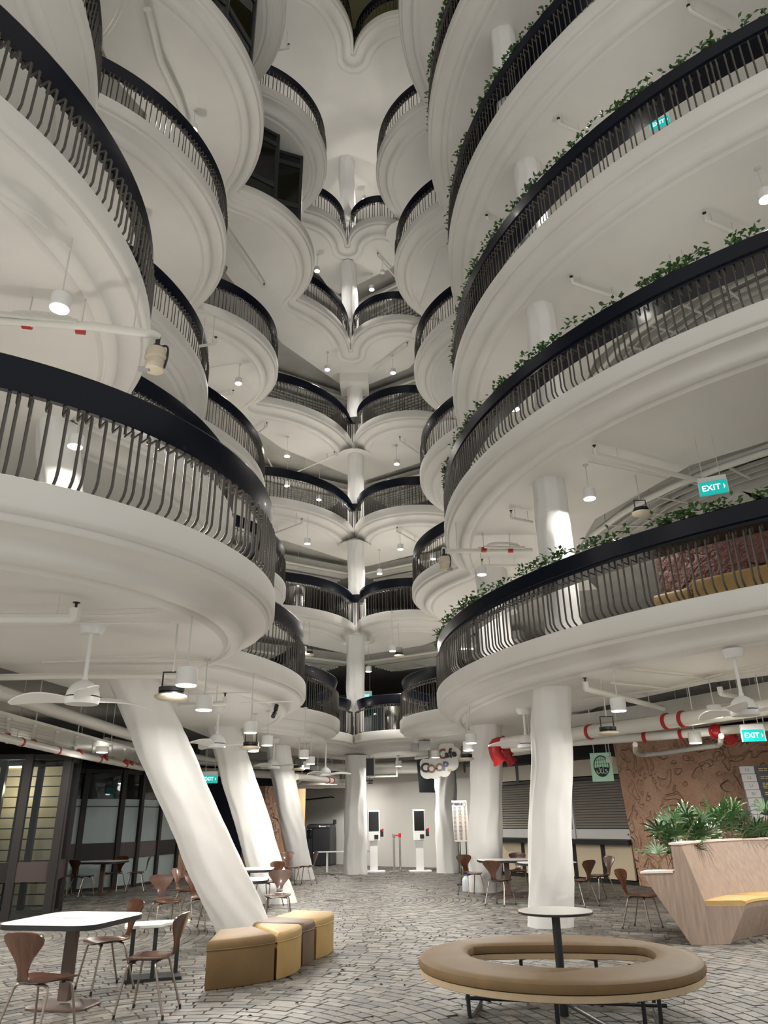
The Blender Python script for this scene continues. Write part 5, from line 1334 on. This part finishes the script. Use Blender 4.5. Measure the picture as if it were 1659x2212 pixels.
# ---- tables
def table(name, label, loc, rz, sx, sy, h, corner, plate=True, group=None, base=(0.62, 0.44), rnd=False):
    t = thing(name, label, 'table', (loc[0], loc[1], 0), rz, group)
    if rnd: poly = [(sx/2*math.cos(2*math.pi*i/40), sy/2*math.sin(2*math.pi*i/40)) for i in range(40)]
    else: poly = rounded([(-sx/2, -sy/2), (sx/2, -sy/2), (sx/2, sy/2), (-sx/2, sy/2)], corner, 7)
    mb = MB(); mb.layers(poly, [(0.012, h-0.05), (0, h-0.046), (0, h-0.006), (0.002, h-0.004)]); mk('edge_band', mb, 'black', t, smooth=True)
    mb = MB(); mb.layers(poly, [(0.002, h-0.004), (0.0, h-0.003), (0.004, h)]); top = mk('tabletop', mb, 'tabletop', t)
    if plate: mb = MB(); mb.box((0, 0, h+0.001), (0.20, 0.12, 0.004)); mk('socket_plate', mb, 'greyplate', top)
    mb = MB(); mb.box((0, 0, h/2), (0.105, 0.07, h-0.09)); mk('column', mb, 'bronze', t)
    mb = MB(); mb.layers(rounded([(-base[0]/2, -base[1]/2), (base[0]/2, -base[1]/2), (base[0]/2, base[1]/2), (-base[0]/2, base[1]/2)], 0.13, 5), [(0, 0), (0, 0.014), (0.015, 0.024)]); mk('base_plate', mb, 'bronze', t, smooth=True)
    mb = MB(); mb.box((0, 0, h-0.06), (0.4, 0.3, 0.02)); mk('top_bracket', mb, 'black', t)
    return t
table('cafe_table', 'white square cafe table with black edge, nearest at left', (-3.12, 8.28), R(-12), 1.02, 1.08, 0.74, 0.22)
p = at(232, 1860, 0.74); q = at(208, 1932, 0); table('cafe_table', 'white cafe table by the frosted glass front', ((p.x+q.x)/2, (p.y+q.y)/2), R(-4), 1.02, 0.95, 0.74, 0.2, group='white cafe tables')
p = at(540, 1885, 0.74); table('cafe_table', 'white cafe table behind the middle leaning column, farther one', (p.x-0.25, p.y+1.2), R(5), 1.0, 0.9, 0.74, 0.2, group='white cafe tables')
p = at(535, 1899, 0.74); table('cafe_table', 'white cafe table behind the big leaning column, nearer one', (p.x-0.15, p.y), R(5), 0.95, 0.85, 0.74, 0.2, group='white cafe tables')
p = at(1085, 1855, 0.74); table('cafe_table', 'white round-edged cafe table by the menu column', (p.x+0.05, p.y-0.25), R(0), 1.25, 0.9, 0.74, 0.3, group='white cafe tables', plate=False)
p = at(1180, 1862, 0.74); table('cafe_table', 'white cafe table mostly hidden behind the ring bench column', (p.x, p.y), R(0), 1.15, 0.8, 0.74, 0.25, group='white cafe tables', plate=False)
# low white notched table between the chairs
p = at(330, 1993, 0.55)
t = thing('low_table', 'low white table with a curved notch and black legs', 'table', (p.x, p.y, 0), R(18))
poly = [(-0.30, -0.2), (0.10, -0.2), (0.12, -0.1), (0.17, -0.03), (0.26, 0.0), (0.42, 0.02), (0.42, 0.2), (-0.18, 0.2), (-0.30, 0.1)]
mb = MB(); mb.layers(rounded(poly, 0.05, 3), [(0.01, 0.515), (0, 0.52), (0, 0.545), (0.005, 0.55)]); mk('tabletop', mb, 'tabletop', t, smooth=True)
for x, y in ((-0.2, -0.12), (0.04, -0.12), (0.3, 0.12)):
    mb = MB(); mb.box((x, y, 0.26), (0.045, 0.045, 0.52)); mk('leg', mb, 'blacksteel', t)
mb = MB(); mb.box((0.05, 0.0, 0.015), (0.6, 0.34, 0.03)); mk('base', mb, 'blacksteel', t)

# ---- leather stools round the column
def stool(label, corners, bulge, m, h=0.45):
    a, b, c, d = [Vector(q) for q in corners]          # a-b outer edge (bulged), c-d inner
    ob = []
    n2 = Vector(((b-a).y, -(b-a).x)).normalized()
    for i in range(9):
        f = i/8; ob.append(a.lerp(b, f)+n2*bulge*4*f*(1-f))
    n3 = Vector(((d-c).y, -(d-c).x)).normalized()
    poly = [tuple(q) for q in ob]+[tuple(c.lerp(d, i/4)-n3*bulge*0.4*4*(i/4)*(1-i/4)) for i in range(5)]
    poly = [tuple(Vector(q)) for q in poly]
    cen = sum((Vector(q) for q in poly), Vector((0, 0)))/len(poly)
    loc = [(q[0]-cen.x, q[1]-cen.y) for q in poly]
    t = thing('leather_stool', label, 'stool', (cen.x, cen.y, 0), group='curved leather stools')
    mb = MB(); mb.layers(loc, [(0.012, 0.0), (0.004, 0.012), (0.004, h-0.10)]); mk('body', mb, m, t, smooth=True)
    mb = MB(); mb.layers(loc, [(0.003, h-0.105), (0.0, h-0.10), (0.0, h-0.045), (0.012, h-0.016), (0.04, h)]); mk('seat_top', mb, m, t, smooth=True)
    mb = MB(); mb.layers(loc, [(0.0, h-0.098), (-0.004, h-0.094), (-0.004, h-0.090), (0.0, h-0.086)], caps=False); mk('piping', mb, m, t, smooth=True)
stool('olive brown leather stool with a wide front, nearest of the four', [(-1.92, 8.86), (-1.27, 9.33), (-1.62, 10.02), (-2.0, 9.75)], 0.05, 'brownleather')
stool('yellow tan curved leather stool, second from the camera', [(-1.25, 9.36), (-1.06, 10.10), (-1.66, 10.32), (-1.60, 10.05)], 0.07, 'tan')
stool('taupe leather stool squeezed between two tan ones', [(-1.05, 10.16), (-0.95, 10.58), (-1.56, 10.86), (-1.70, 10.36)], 0.03, 'taupe')
stool('yellow tan curved leather stool, farthest of the four', [(-0.93, 10.62), (-0.77, 11.42), (-1.36, 11.66), (-1.53, 10.90)], 0.07, 'tan')
p = at(2, 2208, 0.45); stool('tan leather stool just showing at the bottom left corner', [(p.x-0.55, p.y-0.75), (p.x+0.15, p.y-0.6), (p.x+0.0, p.y-0.02), (p.x-0.6, p.y-0.1)], 0.04, 'tan')

# ---- ring bench with centre table
C0 = Vector((1.50, 7.63))
t = thing('ring_bench', 'round brown leather ring bench with a small centre table', 'bench', (C0.x, C0.y, 0))
outer = [(1.235*math.cos(a)-0.02, 1.26*math.sin(a)) for a in [2*math.pi*i/64 for i in range(64)]]
# hole: straight chord at the rear, arc in front
pL = Vector((0.80, 8.22))-C0; pR = Vector((2.36, 8.06))-C0; pF = Vector((1.41, 7.02))-C0
def circ3(a, b, c):
    d = 2*(a.x*(b.y-c.y)+b.x*(c.y-a.y)+c.x*(a.y-b.y))
    ux = ((a.length_squared)*(b.y-c.y)+(b.length_squared)*(c.y-a.y)+(c.length_squared)*(a.y-b.y))/d
    uy = ((a.length_squared)*(c.x-b.x)+(b.length_squared)*(a.x-c.x)+(c.length_squared)*(b.x-a.x))/d
    return Vector((ux, uy))
cc = circ3(pL, pF, pR); rr = (pL-cc).length
aL = math.atan2(pL.y-cc.y, pL.x-cc.x); aR = math.atan2(pR.y-cc.y, pR.x-cc.x)
while aR < aL: aR += 2*math.pi
arc = [(cc.x+rr*math.cos(aL+(aR-aL)*i/20), cc.y+rr*math.sin(aL+(aR-aL)*i/20)) for i in range(21)]
arc += [((pR.x*(1-f)+pL.x*f)+0.0, (pR.y*(1-f)+pL.y*f)+0.10*math.sin(math.pi*f)) for f in (0.1, 0.2, 0.35, 0.5, 0.65, 0.8, 0.9)]
# resample the hole by angle about the pole so it pairs with the outer ring
def radial(poly, ang):
    d = Vector((math.cos(ang), math.sin(ang))); best = 0.3
    for i in range(len(poly)):
        a = Vector(poly[i]); b = Vector(poly[(i+1) % len(poly)]); e = b-a
        den = d.x*e.y-d.y*e.x
        if abs(den) < 1e-9: continue
        tt = (a.x*e.y-a.y*e.x)/den; s = (a.x*d.y-a.y*d.x)/den
        if tt > 0 and -1e-6 <= s <= 1+1e-6: best = tt; break
    return best
rad = [radial(arc, 2*math.pi*i/64) for i in range(64)]
rad = [(rad[i-1]+6*rad[i]+rad[(i+1) % 64])/8 for i in range(64)]
inner = [(rad[i]*math.cos(2*math.pi*i/64), rad[i]*math.sin(2*math.pi*i/64)) for i in range(64)]
def ringmesh(lay):      # lay: (outer inset, inner outset, z) loop
    mb = MB(); n = 64; V = []; m = len(lay)
    for o_, which, z in lay:
        pl = offset_poly(outer, o_) if which == 'o' else offset_poly(inner, -o_)
        V += [(x, y, z) for x, y in pl]
    Fc = []
    for i in range(m):
        j = (i+1) % m
        for k in range(n):
            k2 = (k+1) % n; Fc.append((i*n+k, i*n+k2, j*n+k2, j*n+k))
    mb.add(V, Fc); return mb
mk('cushion', ringmesh([(0.03, 'o', 0.375), (0.005, 'o', 0.385), (0.0, 'o', 0.41), (0.012, 'o', 0.445), (0.05, 'o', 0.462), (0.11, 'o', 0.466), (0.11, 'i', 0.466), (0.05, 'i', 0.462), (0.012, 'i', 0.445), (0.0, 'i', 0.41), (0.005, 'i', 0.385), (0.03, 'i', 0.375)]), 'brownleather', t, smooth=True)
mk('plywood_seat', ringmesh([(0.02, 'o', 0.325), (0.012, 'o', 0.33), (0.012, 'o', 0.376), (0.012, 'i', 0.376), (0.012, 'i', 0.33), (0.02, 'i', 0.325)]), 'paleply', t)
mb = MB(); mb.tube([(0, 0, 0.0), (0, 0, 0.785)], 0.038, 16); mk('pole', mb, 'blacksteel', t, smooth=True)
dt = [(0.335*math.cos(2*math.pi*i/48), 0.335*math.sin(2*math.pi*i/48)) for i in range(48)]
mb = MB(); mb.layers(dt, [(0.01, 0.785), (0, 0.788), (0, 0.80), (0.004, 0.804)]); ed = mk('table_edge', mb, 'black', t)
mb = MB(); mb.layers(dt, [(0.004, 0.804), (0.003, 0.807), (0.006, 0.809)]); mk('table_disc', mb, 'tabletop', t)
for a in (166, 80, -14, -80):
    d = Vector((math.cos(R(a)), math.sin(R(a)), 0)); s = Vector((-d.y, d.x, 0)); w = 0.36
    mb = MB(); mb.tube([d*0.03+Vector((0, 0, 0.10)), d*0.86+Vector((0, 0, 0.10))], 0.016, 8); mk('spoke', mb, 'blacksteel', t, smooth=True)
    i_, o_ = 0.78, 1.08
    path = smoothpath([d*i_-s*w+Vector((0, 0, 0.33)), d*i_-s*w+Vector((0, 0, 0.06)), d*(i_-0.02)-s*w+Vector((0, 0, 0.02)), d*(i_-0.02)+s*w+Vector((0, 0, 0.02)), d*i_+s*w+Vector((0, 0, 0.06)), d*i_+s*w+Vector((0, 0, 0.33))], 2)
    mb = MB(); mb.tube(path, 0.018, 8); mk('sled_leg', mb, 'blacksteel', t, smooth=True)
    mb = MB(); mb.tube([d*i_+s*w+Vector((0, 0, 0.30)), d*o_+s*w*0.5+Vector((0, 0, 0.30))], 0.016, 8); mb.tube([d*i_-s*w+Vector((0, 0, 0.30)), d*o_-s*w*0.5+Vector((0, 0, 0.30))], 0.016, 8); mk('seat_support', mb, 'blacksteel', t, smooth=True)

# ---- planter bench at right: section swept along an arc, its end panel towards the camera
CX, CY, R0 = 7.22, 9.40, 3.50
AZ0, AZ1 = R(148), R(62)
def arcsweep(prof, a0, a1, n=26):        # prof: (radius from arc centre, z); the section is cut square to the view at the end panel
    mb = MB(); m = len(prof); V = []
    for i in range(n+1):
        a = a0+(a1-a0)*i/n; f = min(1.0, max(0.0, (AZ0-a)/0.55)); f = f*f*(3-2*f)
        d = (Vector((-1, 0))*(1-f)+Vector((math.cos(a), math.sin(a)))*f).normalized()
        P_ = Vector((CX+R0*math.cos(a), CY+R0*math.sin(a)))
        for r_, z in prof: V.append((P_.x+d.x*(r_-R0), P_.y+d.y*(r_-R0), z))
    Fc = [(i*m+j, i*m+(j+1) % m, (i+1)*m+(j+1) % m, (i+1)*m+j) for i in range(n) for j in range(m)]
    Fc += [tuple(reversed(range(m))), tuple(n*m+j for j in range(m))]
    mb.add(V, Fc); return mb
t = thing('planter_bench', 'curved pale wood planter bench with tan seat pads', 'bench', (4.25, 11.5, 0))
mk('back_shell', arcsweep([(3.78, 0.0), (3.55, 0.0), (3.55, 0.30), (3.50, 0.45), (3.72, 1.21), (3.86, 1.21), (3.86, 0.86), (4.31, 0.86)], AZ0, AZ1), 'ash', t, world=True)
mk('back_cap', arcsweep([(3.705, 1.21), (3.705, 1.235), (3.885, 1.235), (3.885, 1.21)], AZ0+0.003, AZ1), 'ashtop', t, world=True)
mk('ledge_cap', arcsweep([(3.885, 0.86), (3.885, 0.885), (4.33, 0.885), (4.33, 0.86)], AZ0+0.003, AZ0-0.10, 6), 'ashtop', t, world=True)
mk('seat_base', arcsweep([(3.549, 0.0), (3.549, 0.30), (3.499, 0.455), (2.98, 0.455), (3.0, 0.40), (3.27, 0.0)], AZ0, AZ1), 'ash', t, world=True)
mk('soil', arcsweep([(3.88, 0.80), (3.88, 0.83), (4.25, 0.83), (4.25, 0.80)], AZ0-0.11, AZ1), 'soil', t, world=True)
for i, (a, b) in enumerate(((0.0, 0.30), (0.31, 0.62), (0.63, 0.95), (0.96, 1.3))):
    mk('seat_pad', arcsweep([(3.56, 0.455), (3.57, 0.50), (3.54, 0.515), (3.02, 0.515), (2.97, 0.50), (2.96, 0.47), (2.98, 0.455)], AZ0-a-0.004, AZ0-b, 10), 'tan', t, smooth=True, world=True)

# ---- fan palms in the planter
def palm(label, x, y, n, seed, hmax):
    rnd = random.Random(seed); t = thing('fan_palm', label, 'palm', (x, y, 0.82), group='fan palms in the planter bench')
    for i in range(n):
        a = rnd.uniform(0, 6.28); lean = rnd.uniform(0.1, 0.6); h = rnd.uniform(0.25, hmax)
        tip = Vector((math.cos(a)*lean*0.55, math.sin(a)*lean*0.55, h)); root = Vector((rnd.uniform(-.12, .12), rnd.uniform(-.1, .1), 0))
        mid = root.lerp(tip, 0.5)+Vector((0, 0, 0.06))
        mb = MB(); mb.tube([root, mid, tip], 0.006, 5); st = mk('stem', mb, 'stem', t)
        mb = MB(); d0 = (tip-mid).normalized(); ax = d0.cross(Vector((0, 0, 1))); ax = ax.normalized() if ax.length > 0.1 else Vector((1, 0, 0)); bx = ax.cross(d0).normalized()
        m = rnd.randint(7, 10)
        for k in range(m):
            f = -1.25+2.5*k/(m-1); L = rnd.uniform(0.26, 0.40)*(1-0.15*abs(f))
            dv = (d0*math.cos(f)+ax*math.sin(f)).normalized(); W = 0.014+0.006*rnd.random()
            sd = dv.cross(bx).normalized(); P = []
            for s, w_, dr in ((0.02, 0.3, 0), (0.35, 1.0, 0.0), (0.7, 0.9, -0.04), (1.0, 0.15, -0.13)):
                c = tip+dv*L*s+Vector((0, 0, dr*L*1.6)); P += [c-sd*W*w_, c+bx*0.003, c+sd*W*w_]
            mb.add(P, [(0, 3, 4, 1), (1, 4, 5, 2), (3, 6, 7, 4), (4, 7, 8, 5), (6, 9, 10, 7), (7, 10, 11, 8)])
        mk('frond', mb, 'leaf', st)
for i, (ang, n_, hm, lab) in enumerate(((136, 22, 0.70, 'dense green fan palm leftmost behind the bench back'), (126, 26, 0.85, 'tall green fan palm second from the left in the planter'),
                                      (116, 26, 0.85, 'tall green fan palm third from the left in the planter'), (106, 24, 0.80, 'green fan palm rightmost, before the directory board'),
                                      (144, 5, 0.25, 'small drooping fan palm at the end of the planter ledge'))):
    palm(lab, CX+4.06*math.cos(R(ang)), CY+4.06*math.sin(R(ang)), n_, 3+2*i, hm)
